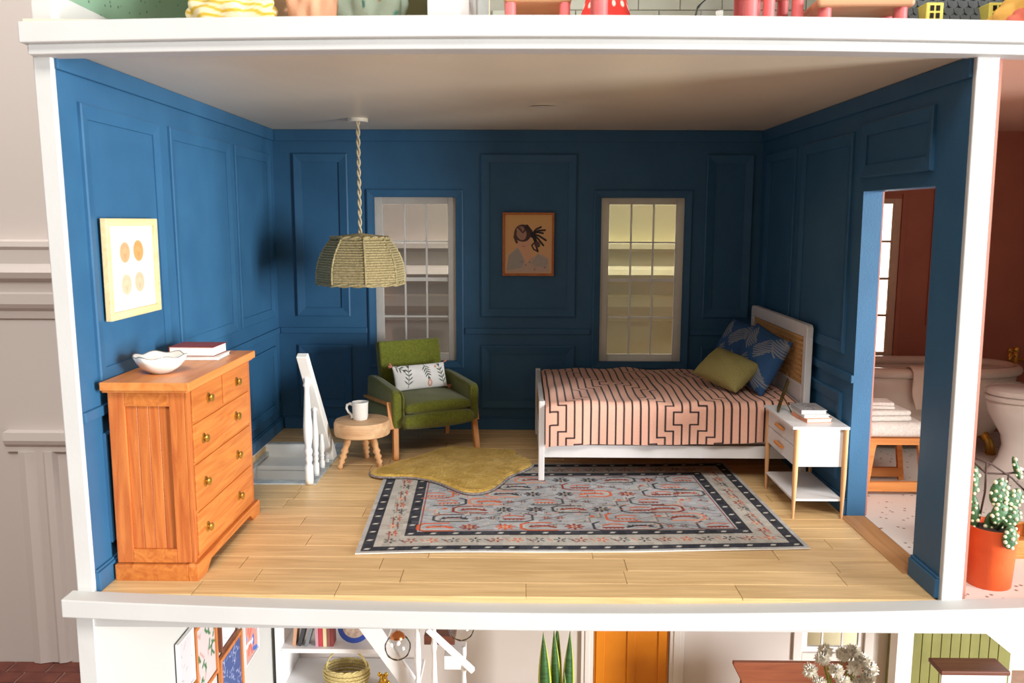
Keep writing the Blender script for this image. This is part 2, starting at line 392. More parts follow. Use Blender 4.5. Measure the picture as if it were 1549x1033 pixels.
# door casing of the near jamb (wraps into the opening) and threshold
struct('threshold', MB().box(W - .05, W + JX - .01, DY0 + .005, DY1 - .005, -.02, .006), woodmat('threshold_oak', (190, 142, 92), (168, 120, 76), 'y', .5, .0), 'oak threshold strip in the bathroom doorway', parent=wall_right, bevel=.003)
# windows
def bed_window(name, x0, x1, label, tint):
    z0, z1 = WZ; w = .08; y = D + .018
    root = bpy.data.objects.new(name, None); COL.objects.link(root); tag(root, label, kind='structure')
    f = MB(); yb = y + .045
    f.box(x0, x0 + w, y, yb, z0, z1).box(x1 - w, x1, y, yb, z0, z1).box(x0 + w, x1 - w, y, yb, z0, z0 + w * .9).box(x0 + w, x1 - w, y, yb, z1 - w * .8, z1)
    fm = plastic('window_frame_plastic', (226, 222, 216)) if 'window_frame_plastic' not in MATS else MATS['window_frame_plastic']
    f.build('window_frame', fm, root, bevel=.004)
    ix0, ix1, iz0, iz1 = x0 + w, x1 - w, z0 + w * .9, z1 - w * .8
    zs = [iz0 + (iz1 - iz0) * k / 4 for k in range(5)]; xs_ = [ix0 + (ix1 - ix0) * k / 3 for k in range(4)]
    for k in (1, 2, 3):
        h = .038 if k == 2 else .018
        MB().box(ix0, ix1, y + .008, y + .03, zs[k] - h / 2, zs[k] + h / 2).build('meeting_rail' if k == 2 else 'glazing_bar', PLAS, root, bevel=.002)
    for k in (1, 2):
        MB().box(xs_[k] - .009, xs_[k] + .009, y + .010, y + .028, iz0, iz1).build('glazing_bar', PLAS, root, bevel=.002)
    g = glassmat(name + '_acrylic', tint, .05, .12)
    for i in range(3):
        for j in range(4):
            MB().box(xs_[i] + .009, xs_[i + 1] - .009, y + .017, y + .021, zs[j] + .01, zs[j + 1] - .01).build('pane', g, root)
    strip = strip_frame(wall_back, x0 - .075, x1 + .075, z0 - .075, z1 + .075, 'back', w=.072, t=.02, name='window_casing')
bed_window('window_1', WIN[0][0], WIN[0][1], 'white grid window behind the green armchair', (.97, .96, .94))
bed_window('window_2', WIN[1][0], WIN[1][1], 'white grid window behind the bed', (.95, .94, .86))

# ------------------------------------------------------------------ dollhouse white front frame
struct('trim_1', MB().box(-.095, 0, -.03, .012, -.05, 3.0), WHITE, 'white front edge post at the left of the blue room', bevel=.006)
struct('trim_2', MB().box(W, W + .12, -.03, .012, -.05, 3.0), WHITE, 'white front edge post between bedroom and bathroom', bevel=.006)
def bowed(name, y0, y1, z0, z1, bow, label, x0=-.11, x1=7.6):
    mb = MB(); n = 24; vs = []
    for k in range(n + 1):
        x = x0 + (x1 - x0) * k / n; u = min((x - 2.6) / 2.6, 1.35); dz = bow * (1 - u * u)
        for (y, z) in ((y0, z0), (y1, z0), (y1, z1), (y0, z1)): vs.append((x, y, z + dz))
    fs = [(0, 1, 2, 3)] + [(n * 4 + 3, n * 4 + 2, n * 4 + 1, n * 4)]
    for k in range(n):
        for j in range(4): fs.append((k * 4 + j, k * 4 + (j + 1) % 4, (k + 1) * 4 + (j + 1) % 4, (k + 1) * 4 + j))
    mb.add(vs, fs); return struct(name, mb, WHITE, label, warp=False, bevel=.006)
bowed('trim_3', -.15, .03, 3.014, 3.118, .032, 'white front board above the blue room')
bowed('trim_4', -.11, .03, 2.962, 3.014, .030, 'thin white lip under the upper front board', x0=-.09)
bowed('trim_5', -.15, -.018, -.088, .016, -.052, 'white front board below the blue room')
struct('ceiling_lower', MB().box(-.09, 7.6, -.02, 2.0, -.20, -.121).box(.72, 7.6, 2.0, 3.3, -.20, -.121).box(-.09, 7.6, 3.3, D + .1, -.20, -.121), WHITE, 'white underside of the middle floor', warp=False)

# ------------------------------------------------------------------ bathroom
BX1 = 7.7
struct('floor_bathroom', MB().box(W + .0, BX1, -.02, 4.05, -.12, -.021).box(W + JX, BX1, -.02, 4.05, -.021, 0), None or mat('terrazzo', (140, 108, 96), .4, (226, 220, 214), (15, 15, 15), kind='voronoi', lo=.13, hi=.19), 'terrazzo bathroom floor')
struct('ceiling_bathroom', MB().box(W + .1, BX1, 0, 4.05, H, H + .12), TERRAD, 'pink beige bathroom ceiling')
bwx0, bwx1 = 5.72, 6.21; bz0, bz1 = .77, 2.35
struct('wall_bathroom_back', MB().box(W + .1, bwx0, 3.93, 4.03, 0, H).box(bwx1, BX1, 3.93, 4.03, 0, H).box(bwx0, bwx1, 3.93, 4.03, 0, bz0).box(bwx0, bwx1, 3.93, 4.03, bz1, H), TERRA, 'terracotta bathroom back wall')
struct('wall_bathroom_left', MB().box(W + JX - .001, W + JX + .015, DY1 + .012, 3.93, .0, H).box(W + JX - .001, W + JX + .015, 0, DY0, 0, H).box(W + JX - .001, W + JX + .015, DY0, DY1, DZ, H), TERRA, 'terracotta bathroom side of the dividing wall')
struct('wall_bathroom_right', MB().box(BX1, BX1 + .1, 0, 4.03, 0, H), TERRA, 'terracotta bathroom right wall')
wr = bpy.data.objects.new('window_3', None); COL.objects.link(wr); tag(wr, 'white grid window seen through the bathroom doorway', kind='structure')
FRB = mat('bath_window_frame', (206, 180, 156), .5, (196, 168, 146), (8, 8, 8))
MB().box(bwx0, bwx0 + .07, 3.93, 3.985, bz0, bz1).box(bwx1 - .07, bwx1, 3.93, 3.985, bz0, bz1).box(bwx0 + .07, bwx1 - .07, 3.93, 3.985, bz0, bz0 + .05).box(bwx0 + .07, bwx1 - .07, 3.93, 3.985, bz1 - .05, bz1).build('window_frame', FRB, wr, bevel=.004)
for k in (1, 2, 3):
    z = bz0 + .05 + (bz1 - bz0 - .1) * k / 4; MB().box(bwx0 + .07, bwx1 - .07, 3.945, 3.97, z - .012, z + .012).build('glazing_bar', FRB, wr)
for k in range(4):
    z = bz0 + .05 + (bz1 - bz0 - .1) * k / 4; MB().box(bwx0 + .07, bwx1 - .07, 3.955, 3.959, z + .013, z + (bz1 - bz0 - .1) / 4 - .013).build('pane', glassmat('clear_pane', (.97, .97, .97), .05), wr)
for nm, a in (('panel_moulding', [(5.62, 6.26, .70, 2.44)]),):
    pass
mb = MB()
for (x0, x1, z0, z1, w_) in ((5.62, 6.26, .70, 2.44, .05), (6.52, 7.02, 1.1, 2.78, .05)):
    mb = MB().box(x0, x0 + w_, 3.91, 3.935, z0, z1).box(x1 - w_, x1, 3.91, 3.935, z0, z1).box(x0 + w_, x1 - w_, 3.91, 3.935, z1 - w_, z1).box(x0 + w_, x1 - w_, 3.91, 3.935, z0, z0 + w_)
    struct('panel_moulding', mb, TERRA, parent=bpy.data.objects['wall_bathroom_back'], warp=False, bevel=.004)

# ------------------------------------------------------------------ the real room behind
RWY = 5.5
def wallcolour():
    m = bpy.data.materials.new('real_room_wall'); m.use_nodes = True; N = m.node_tree.nodes; L = m.node_tree.links; b = N['Principled BSDF']; b.inputs['Roughness'].default_value = .5
    tc = N.new('ShaderNodeTexCoord'); sp = N.new('ShaderNodeSeparateXYZ'); L.new(tc.outputs['Object'], sp.inputs[0])
    mr = N.new('ShaderNodeMapRange'); mr.inputs[1].default_value = 1.2; mr.inputs[2].default_value = 3.2; L.new(sp.outputs[0], mr.inputs[0])
    rp = N.new('ShaderNodeValToRGB'); rp.color_ramp.elements[0].color = (*s2l((206, 196, 192)), 1); rp.color_ramp.elements[1].color = (*s2l((228, 222, 186)), 1)
    L.new(mr.outputs[0], rp.inputs[0]); L.new(rp.outputs[0], b.inputs['Base Color']); return m
RW = wallcolour()
wrr = struct('wall_rear', MB().box(-9, 6.3, RWY, RWY + .2, -3.5, 7).box(8.2, 12, RWY, RWY + .2, -3.5, 7).box(6.3, 8.2, RWY, RWY + .2, -3.5, .2).box(6.3, 8.2, RWY, RWY + .2, 2.6, 7), RW, 'pale pinkish wall of the real room behind the dollhouse', warp=False)
prof = [(0, 1.88), (.16, 1.86), (.17, 1.80), (.14, 1.76), (.14, 1.60), (.17, 1.56), (.20, 1.50), (.17, 1.43), (.10, 1.39), (.08, 1.26), (.12, 1.24), (.12, 1.12), (.09, 1.07), (.05, 1.03), (.03, .94), (0, .93)]
mb = MB().prism([(RWY - d, z) for d, z in prof], -9, 6.3, 'yz')
struct('trim_6', mb, RW, 'deep white moulded rail across the real room wall', warp=False)
prof2 = [(0, -.44), (.10, -.45), (.11, -.55), (.09, -.60), (.05, -.64), (.05, -.70), (0, -.72)]
struct('trim_7', MB().prism([(RWY - d, z) for d, z in prof2], -3.84, -2.2, 'yz'), RW, 'horizontal wall panel moulding left of the dollhouse', warp=False)
struct('trim_8', MB().prism([(-3.70, RWY), (-3.69, RWY - .07), (-3.60, RWY - .09), (-3.48, RWY - .05), (-3.40, RWY - .05), (-3.36, RWY - .08), (-3.28, RWY - .06), (-3.24, RWY)], -3.45, -.70, 'xy'), RW, 'vertical wall panel moulding left of the dollhouse', warp=False)
struct('glow_panel', MB().box(6.3, 8.2, RWY + .02, RWY + .05, .2, 2.6), emit('added_panel_glow', (255, 252, 244), 2.2), 'added glowing panel behind the bathroom window', warp=False)  # emissive panel added so the bathroom panes look bright white
hearth = struct('floor_real_room', MB().box(-9, 12, -9, RWY, -3.6, -3.475), mat('hearth_mortar', (150, 120, 108), .8, (136, 106, 96), (10, 10, 10)), 'brick hearth floor under the dollhouse', warp=False)
TILE = mat('hearth_tile', (112, 58, 46), .55, (92, 44, 36), (6, 6, 6), vary=.12, bump=.3, bscale=30)
tm = MB().box(-.24, .24, -.115, .115, -.02, .0); t0 = None
for i in range(14):
    for j in range(9):
        x = -6.2 + i * .5 + (j % 2) * .25; y = 5.36 - j * .245
        if t0 is None: t0 = tm.build('brick', TILE, hearth, bevel=.008, seg=1); o = t0
        else: o = t0.copy(); COL.objects.link(o)
        o.location = (x, y, -3.458)

# ------------------------------------------------------------------ FURNITURE
def part(mb, name, m, parent, **k): return mb.build(name, m, parent, **k)
# --- chest of drawers (front faces +x)
t = thing('chest_of_drawers', 'tall honey pine chest of drawers with round brass knobs against the left wall', 'chest of drawers', (.04, .15, 0))
bx0, bx1, by0, by1, bz0_, bz1_ = .03, .48, .035, 1.17, .10, 1.15
# carcass with recesses
c = MB(); st = .035
c.box(bx0, bx1 - .012, by0 + .03, by1 - .03, bz0_, bz1_)       # inner body
part(c, 'body', PINE, t)
for s_, (ya, yb) in ((0, (by0, by0 + .032)), (1, (by1 - .032, by1))):
    for a, b in ((bx0 - .01, bx0 + .085), (bx1 - .105, bx1 - .016)):
        part(MB().box(a, b, ya, yb, bz0_, bz1_), 'stile', PINE, t, bevel=.003)
    part(MB().box(bx0 + .085, bx1 - .105, ya, yb, bz1_ - .10, bz1_), 'side_rail', PINEY, t, bevel=.003)
    part(MB().box(bx0 + .085, bx1 - .105, ya, yb, bz0_, bz0_ + .085), 'side_rail', PINEY, t, bevel=.003)
    yy = (ya + .016, yb) if s_ == 0 else (ya, yb - .016)
    n = 4; x0, x1 = bx0 + .085, bx1 - .105
    for k in range(n):
        part(MB().box(x0 + (x1 - x0) * k / n + .001, x0 + (x1 - x0) * (k + 1) / n - .001, yy[0], yy[1], bz0_ + .085, bz1_ - .10), 'side_board', PINE, t, bevel=.0015, seg=1)
# front stiles and rails
fx0, fx1 = bx1 - .015, bx1
for a, b in ((by0, by0 + .05), (by1 - .05, by1)): part(MB().box(fx0 - .0005, fx1 + .002, a, b, bz0_, bz1_), 'stile', PINE, t, bevel=.003)
part(MB().box(-.0, .515, -.015, 1.215, 1.15, 1.2).box(.005, .50, -.005, 1.20, 1.138, 1.15), 'top', woodmat('honey_pine_top', (216, 142, 78), (198, 118, 56), 'y', .35, .0, .8), t, bevel=.006)
# plinth with bracket feet
pf = MB().prism([(by0 - .03, 0), (by0 + .12, 0), (by0 + .15, .03), (by0 + .19, .055), (by1 - .19, .055), (by1 - .15, .03), (by1 - .12, 0), (by1 + .03, 0), (by1 + .03, .09), (by1 + .02, .105), (by0 - .02, .105), (by0 - .03, .09)], fx1 - .03, fx1 + .03, 'yz')
part(pf, 'plinth', PINEY, t, bevel=.004)
for ya in (by0 - .03, by1 - .0): part(MB().box(bx0 - .015, fx1 - .03, ya, ya + .03, 0, .10), 'plinth', PINEY, t, bevel=.004)
def knob(parent, y, z, r=.026):
    k = MB().lathe([(.010, 0), (.010, .010), (r * .7, .014), (r * 1.0, .022), (r * .9, .030), (r * .4, .035), (.001, .036)], 18, Matrix.Translation((fx1 + .012, y, z)) @ Matrix.Rotation(PI / 2, 4, 'Y'))
    k.lathe([(r * 1.25, 0), (r * 1.25, .004), (r * .8, .007)], 18, Matrix.Translation((fx1 + .010, y, z)) @ Matrix.Rotation(PI / 2, 4, 'Y'))
    k.build('knob', BRASS, parent, smooth=True)
Ya, Yb = by0 + .055, by1 - .055; ym = (Ya + Yb) / 2
rows = [(.945, 1.135), (.70, .925), (.405, .68), (.125, .385)]
for i, (za, zb) in enumerate(rows):
    cells = [(Ya, ym - .01), (ym + .01, Yb)] if i == 0 else [(Ya, Yb)]
    for a, b in cells:
        d = part(MB().box(fx0, fx1 + .010, a + .003, b - .003, za, zb), 'drawer', PINEY, t, bevel=.004)
        zc = (za + zb) / 2
        if i == 0: knob(d, (a + b) / 2, zc)
        else: knob(d, Ya + .145, zc); knob(d, Yb - .29, zc)
    part(MB().box(fx0, fx1, Ya, Yb, zb, zb + .02), 'front_rail', PINEY, t)
part(MB().box(fx0, fx1, Ya, Yb, .10, .125), 'front_rail', PINEY, t)
part(MB().box(fx0, fx1, ym - .01, ym + .01, .945, 1.135), 'front_rail', PINEY, t)
# --- bowl and books on the chest
CH = 1.201
def wavy_bowl():
    mb = MB(); n = 48; prof = [(.055, 0), (.065, .004), (.11, .034), (.138, .070), (.150, .106), (.143, .107), (.130, .072), (.10, .040), (.05, .014), (.002, .012)]
    vs = []
    for j, (r, z) in enumerate(prof):
        for k in range(n):
            a = 2 * PI * k / n; wv = (z / .107) ** 2; rr = r * (1 + .045 * wv * math.sin(6 * a)); vs.append((rr * math.cos(a), rr * math.sin(a), z + .007 * wv * math.sin(6 * a + 1)))
    fs = [(j * n + k, j * n + (k + 1) % n, (j + 1) * n + (k + 1) % n, (j + 1) * n + k) for j in range(len(prof) - 1) for k in range(n)]
    fs += [tuple(range(n))[::-1], tuple(range((len(prof) - 1) * n, len(prof) * n))]
    return mb.add(vs, fs)
o = wavy_bowl().build('bowl', CERAM, smooth='all'); o.location = (.262, .46, CH); tag(o, 'white ceramic bowl with a wavy dark rim on the pine chest', 'bowl')
rim = MB().tube([(.1465 * (1 + .045 * math.sin(6 * a)) * math.cos(a), .1465 * (1 + .045 * math.sin(6 * a)) * math.sin(a), .108 + .007 * math.sin(6 * a + 1)) for a in np.linspace(0, 2 * PI, 60, endpoint=False)], .003, 6, closed=True).build('rim_line', mat('grey_rim', (120, 112, 104), .5), o)
def book(name, label, loc, rz, w, d, h, cover, group=None, spine_side='x', cv=None, ct=.004):
    t = thing(name, label, 'book', loc, rz, group)
    m = mat('cover_' + str(cover), cover, .5, tuple(max(0, c - 14) for c in cover), (30, 30, 30))
    MB().box(-w / 2 + .004, w / 2 - .006, -d / 2 + .006, d / 2 - .006, ct, h - ct).build('pages', PAPER, t)
    MB().box(-w / 2, w / 2, -d / 2, d / 2, 0, ct).box(-w / 2, w / 2, -d / 2, d / 2, h - ct, h).box(-w / 2, -w / 2 + ct, -d / 2, d / 2, ct, h - ct).build('cover', m, t)
    if cv is not None: flat_print('cover_print', cv, t, h + .0006)
    return t
book('book', 'thin pale book with a photo cover, under the red book on the pine chest', (.29, 1.04, CH), .04, .32, .25, .026, (206, 200, 196))
book('book', 'thick book with a dark red cover on top of the pine chest pile', (.275, 1.04, CH + .0265), -.02, .30, .24, .062, (140, 62, 52))
# --- framed prints
def framed(name, label, M, w, h, fw_, depth, fm, cv, mat_w=0, cat='picture', fm2=None):
    t = thing(name, label, cat, M=M)
    a = MB()
    def bar4(i0, i1, z0, z1):
        R = [(-w / 2 + i0, w / 2 - i0, -h / 2 + i0, h / 2 - i0), (-w / 2 + i1, w / 2 - i1, -h / 2 + i1, h / 2 - i1)]
        (ax, bx, ay, by), (cx, dx, cy, dy) = R
        o4 = [(ax, ay), (bx, ay), (bx, by), (ax, by)]; i4 = [(cx, cy), (dx, cy), (dx, dy), (cx, dy)]
        for k in range(4):
            k2 = (k + 1) % 4; a.prism([o4[k], o4[k2], i4[k2], i4[k]], z0, z1, 'xy')
    bar4(0, fw_, 0, depth)
    a.build('frame', fm, t, bevel=.002, seg=1)
    MB().box(-w / 2 + fw_ * .5, w / 2 - fw_ * .5, -h / 2 + fw_ * .5, h / 2 - fw_ * .5, .002, depth * .45).build('backing', PAPER, t)
    flat_print('print', cv, t, depth * .45 + .001)
    return t
cv = Canvas(.58, .48, 120, 100, (248, 244, 238))
cv = Canvas(.56, .46, 130, 110, (246, 243, 238))
# shell print (w .69 x h .58 -> portrait; build as w=.69,h=.6)
cv = Canvas(.60, .50, 130, 110, (208, 204, 197))
for (cx, cy, r, c1, rot) in ((.205, .345, 1, (214, 158, 116), .15), (.39, .35, 1.05, (212, 150, 94), -.2), (.205, .15, 1, (198, 182, 152), .2), (.385, .155, 1, (194, 178, 148), -.1)):
    cv.ell(cx, cy, .066 * r, .062 * r, c1, rot)
    for k in range(7):
        a = -PI / 2 + (k - 3) * .3; cv.line([(cx, cy - .045), (cx + .05 * math.sin((k - 3) * .33), cy + .045)], .003, tuple(v - 16 for v in c1))
    cv.ell(cx, cy + .01, .03, .018, tuple(min(255, v + 10) for v in c1), rot, .6)
framed('framed_print', 'pale wood framed print of four scallop shells on the left blue wall', frameM((.016, .668, 1.828), (1, 0, 0)), .70, .60, .045, .035, woodmat('frame_ash', (232, 208, 160), (216, 188, 138), 'x', .5, 0), cv)
# portrait
cv = Canvas(.47, .58, 190, 234, (232, 184, 132)); cv.a += (cv.Y / .58 - .5)[..., None] * np.array([0, -4, -24]) ; cv.noise(2)
cv.poly([(.02, .01), (.45, .01), (.44, .15), (.38, .19), (.26, .16), (.20, .17), (.13, .26), (.05, .19)], (206, 178, 158))
cv.poly([(.02, .03), (.18, .06), (.20, .13), (.13, .255), (.04, .18)], (168, 166, 162), .8); cv.poly([(.26, .10), (.42, .05), (.43, .14), (.33, .20)], (176, 170, 164), .75)
for k in range(26):
    x = random.uniform(.04, .42); y = random.uniform(.03, .16); cv.line([(x, y), (x + random.uniform(-.05, .05), y + random.uniform(-.02, .04))], .004, random.choice([(150, 152, 156), (188, 182, 176), (206, 190, 176)]), .7)
cv.poly([(.155, .24), (.19, .15), (.215, .10), (.27, .16), (.25, .25)], (230, 178, 144))
cv.ell(.185, .325, .072, .085, (228, 176, 146)); cv.ell(.18, .40, .085, .085, (84, 62, 62)); cv.ell(.165, .40, .05, .07, (182, 142, 124), .3)
cv.line([(.11, .42), (.10, .36), (.12, .31)], .024, (92, 66, 60)); cv.line([(.22, .47), (.26, .42), (.27, .37)], .03, (70, 52, 54))
for k in range(16): a = random.uniform(.6, 2.4); cv.line([(.18, .40), (.18 + .085 * math.cos(a), .40 + .08 * math.sin(a))], .004, (60, 44, 46), .6)
for (x, y) in ((.40, .43), (.38, .40), (.41, .33), (.385, .28), (.33, .22), (.36, .46), (.34, .27)): cv.line([(.27, .39), ((.27 + x) / 2, (.39 + y) / 2 + .015), (x, y)], .018, (48, 42, 48))
cv.line([(.30, .31), (.27, .28), (.29, .24), (.33, .22)], .014, (70, 50, 50)); cv.ell(.325, .29, .03, .03, (96, 72, 70), 0, .8)
cv.line([(.15, .325), (.175, .32)], .004, (150, 100, 88)); cv.line([(.20, .32), (.225, .325)], .004, (150, 100, 88)); cv.line([(.175, .272), (.20, .27)], .007, (196, 110, 96)); cv.line([(.188, .32), (.182, .295)], .003, (196, 140, 116))
for x, y in ((.17, .12), (.21, .085), (.25, .115), (.30, .04), (.40, .06)): cv.ell(x, y, .006, .006, (130, 84, 84))
framed('framed_print', 'orange wood framed sketch of a girl with a dark ponytail between the windows', frameM((2.522, D - .016, 1.89), (0, -1, 0)), .512, .625, .022, .03, woodmat('frame_orange', (200, 124, 66), (180, 100, 48), 'z', .4, 0), cv)

# --- pendant lamp
def rope_ring(mb, r, z, t, n=8, phase=0.0, twist=False, per=10):
    pts = []
    for k in range(n):
        a0 = phase + 2 * PI * k / n; a1 = phase + 2 * PI * (k + 1) / n
        p0 = Vector((r * math.cos(a0), r * math.sin(a0), z)); p1 = Vector((r * math.cos(a1), r * math.sin(a1), z))
        for j in range(per): pts.append(p0.lerp(p1, j / per))
    if twist:
        for s_ in (0, PI):
            q = []
            for i, p in enumerate(pts):
                a = i * .75 + s_; rad = Vector((p.x, p.y, 0)).normalized(); q.append(p + rad * math.cos(a) * t * .7 + Vector((0, 0, 1)) * math.sin(a) * t * .7)
            mb.tube(q, t * .75, 6, closed=True)
    else: mb.tube(pts, t, 6, closed=True)
t = thing('pendant_lamp', 'octagonal woven seagrass pendant lamp hanging on a twisted cord', 'lamp', (1.012, 3.03, 3.0))
MB().lathe([(.085, -.026), (.09, -.02), (.09, 0.004)], 32).build('ceiling_plate', mat('cream_plate', (232, 224, 206), .5), t, smooth=True)
cb = MB()
for s_ in (0, PI): cb.tube([(.0105 * math.cos(k * .21 + s_), .0105 * math.sin(k * .21 + s_), -.02 - k * (.99 / 170)) for k in range(171)], .0095, 6)
cb.build('cord', mat('cream_cord', (226, 212, 180), .8, (200, 184, 148), (90, 90, 90), bump=.3), t, smooth='all')
ph = math.radians(-74)
shade = MB(); NR = 19; zb, zt = -1.43, -1.045
for k in range(NR):
    u = k / (NR - 1); r = .385 - .045 * u - .09 * u ** 2.4 + random.uniform(-.002, .002)
    rope_ring(shade, r + .018 * math.sin(PI * u), zb + (zt - zb) * u, .0115, phase=ph)
so = shade.build('lamp_shade', ROPE, t, smooth='all')
top = MB()
for k in range(9): rope_ring(top, .25 - k * .027, zt + .012 + .0035 * k, .0125, phase=ph, per=6)
top.build('shade_top', ROPE, t, smooth='all')
rb = MB(); rope_ring(rb, .392, zb - .008, .013, phase=ph, twist=True); rb.build('braided_rim', ROPE, t, smooth='all')
rb = MB(); rope_ring(rb, .255, zt + .012, .013, phase=ph, twist=True); rb.build('braided_rim', ROPE, t, smooth='all')
for k in range(8):
    a = ph + 2 * PI * k / 8
    pts = [((.385 - .045 * u - .09 * u ** 2.4 + .018 * math.sin(PI * u) + .006 + .003 * math.sin(u * 60)) * math.cos(a), (.385 - .045 * u - .09 * u ** 2.4 + .018 * math.sin(PI * u) + .006 + .003 * math.sin(u * 60)) * math.sin(a), zb + (zt - zb) * u) for u in np.linspace(0, 1, 30)]
    MB().tube(pts, .010, 6).build('shade_rib', ROPE, t, smooth='all')

# --- stairwell: opening, lining, balustrade
sw = struct('stairwell', MB().box(.0, .022, 2.03, 3.3, -.9, -.0).box(.70, .72, 2.03, 3.3, -.9, 0.0).box(.02, .70, 2.0, 2.06, -.9, 0).box(.02, .70, 3.26, 3.3, -.9, 0), LIN, 'white lined stair opening in the floor', warp=False)
struct('border_strip', MB().box(.02, .80, 2.02, 2.125, .0005, .01), GREYT, parent=sw, warp=False, bevel=.003)
struct('border_strip', MB().box(.70, .80, 2.125, 3.26, .0005, .01), GREYT, parent=sw, warp=False, bevel=.003)
struct('border_strip', MB().box(.03, .80, 3.26, 3.32, .0005, .01), GREYT, parent=sw, warp=False, bevel=.003)
struct('stair_tread', MB().box(.022, .70, 2.95, 3.26, -.16, -.12), LIN, parent=sw, warp=False, bevel=.004)
struct('stair_riser', MB().box(.022, .70, 2.96, 3.0, -.40, -.16), LIN, parent=sw, warp=False)
struct('stair_tread', MB().box(.022, .70, 2.65, 3.0, -.44, -.40), LIN, parent=sw, warp=False, bevel=.004)
struct('stair_riser', MB().box(.022, .70, 2.66, 2.7, -.7, -.44), LIN, parent=sw, warp=False)
struct('side_stringer', MB().box(.022, .05, 2.06, 3.26, -.10, -.07), GREYT, parent=sw, warp=False)
t = thing('stair_banister', 'white banister with turned balusters and a steep sloping handrail beside the stair opening', 'banister', (.745, 2.0, .01))
hr = MB(); ang = math.atan2(1.04, .93)
hr.prism([(-.13, 1.06), (-.075, 1.085), (.86, .0), (.70, .0)], -.035, .05, 'yz')
hr.build('handrail', LIN, t, bevel=.006)
def baluster(y, h, r):
    pr = [(r * .95, 0), (r * 1.0, .05 * h), (r * 1.0, .16 * h), (r * .6, .19 * h), (r * .85, .215 * h), (r * .85, .24 * h), (r * .65, .26 * h), (r * .9, .285 * h), (r * .9, .31 * h), (r * .65, .33 * h), (r * 1.0, .42 * h), (r * 1.05, .52 * h), (r * .8, .68 * h), (r * .55, .85 * h), (r * .6, .88 * h), (r * .85, .90 * h), (r * .5, .93 * h), (r * .5, h)]
    return MB().lathe(pr, 16, Matrix.Translation((0, y, 0)))
baluster(.03, .90, .035).build('baluster', LIN, t, smooth='all'); baluster(.26, .62, .028).build('baluster', LIN, t, smooth='all')
baluster(.48, .36, .024).build('baluster', LIN, t, smooth='all'); baluster(.645, .17, .022).build('baluster', LIN, t, smooth='all')

# --- stool and mug
t = thing('round_stool', 'round wooden stool with three turned legs beside the green armchair', 'stool', (1.075, 2.60, 0))
MB().lathe([(.215, .275), (.238, .285), (.243, .31), (.243, .385), (.232, .405), (.16, .41)], 48).build('seat', MAPLE, t, smooth=True)
def tleg(a, R0, R1):
    p0 = Vector((R1 * math.cos(a), R1 * math.sin(a), .0)); p1 = Vector((R0 * math.cos(a), R0 * math.sin(a), .29)); L_ = (p1 - p0).length
    Mx = Matrix.Translation(p0) @ (p1 - p0).to_track_quat('Z', 'Y').to_matrix().to_4x4()
    pr = [(.018, 0), (.027, .02), (.017, .045), (.031, .065), (.019, .088), (.034, .11), (.021, .135), (.034, .158), (.023, .185), (.030, .22), (.026, L_)]
    return MB().lathe(pr, 16, Mx)
for a in (math.radians(215), math.radians(325), math.radians(92)): tleg(a, .12, .22).build('leg', OAK, t, smooth='all')
t = thing('mug', 'white ceramic mug on the round wooden stool', 'mug', (1.065, 2.575, .411))
MB().lathe([(.055, 0), (.062, .006), (.066, .03), (.070, .145), (.073, .158), (.068, .158), (.064, .14), (.060, .012), (.002, .010)], 32).build('body', CERAM, t, smooth='all')
MB().tube([(-.062, 0, .125), (-.085, 0, .142), (-.112, 0, .13), (-.118, 0, .10), (-.10, 0, .065), (-.078, 0, .045), (-.072, 0, .02), (-.08, 0, .012)], [.012, .013, .012, .011, .011, .010, .010, .008], 10).build('handle', CERAM, t, smooth='all')

# --- armchair
t = thing('armchair', 'olive green felt armchair with pale wooden legs in front of the left window', 'armchair', (1.515, 3.27, 0), math.radians(29))
OAKL = woodmat('chair_oak', (214, 150, 88), (190, 124, 66), 'z', .5, .04, 1)
def rbox(x0, x1, y0, y1, z0, z1, M=None): return MB().box(x0, x1, y0, y1, z0, z1, M)
for sx in (-1, 1):
    x = sx * .40
    MB().bar((x - sx * .01, -.33, .30), (x + sx * .005, -.37, 0), .05, .045).build('leg', OAKL, t, bevel=.005)
    MB().bar((x - sx * .01, .27, .30), (x + sx * .005, .33, 0), .045, .04).build('leg', OAKL, t, bevel=.005)
for sx in (-1, 1):
    xo = .437 if sx < 0 else .412
    MB().bar((sx * xo, -.31, .50), (sx * xo, .34, .46), .04, .022).build('arm_rail', OAKL, t, bevel=.003); MB().bar((sx * xo, -.30, .52), (sx * (xo - .005), -.355, .28), .045, .022).build('arm_post', OAKL, t, bevel=.003)
    MB().bar((sx * .39, -.33, .285), (sx * .39, .28, .285), .03, .05).build('side_rail', OAKL, t, bevel=.004)
for sx in (-1, 1):
    a = MB(); x0, x1 = (sx * .325, sx * .425) if sx > 0 else (-.425, -.325)
    a.prism([(-.37, .28), (-.38, .585), (-.34, .625), (.10, .66), (.31, .665), (.36, .30)], x0, x1, 'yz')
    o = a.build('armrest', GREEN, t, bevel=.03, seg=4, smooth=True)
    # piping seam along the front of the arm
    pts = [(sx * .33, -.385, .29), (sx * .33, -.39, .56), (sx * .345, -.37, .615)]
    MB().tube(pts, .008, 6).build('piping', GREEN, t, smooth='all')
def cush(name, w, d, h, loc, rx=0, parent=None, puff=.32, m=GREEN):
    cvp = Canvas(w, d, 40, 36, (100, 108, 26)); o = pillow_mesh(name, cvp, h, m, parent, pinch=.02, puff=puff, wrinkle=.004); o.location = loc; o.rotation_euler = (rx, 0, 0); return o
MB().box(-.325, .325, -.34, .30, .255, .33).build('seat_base', GREEN, t, bevel=.02, seg=3, smooth=True)
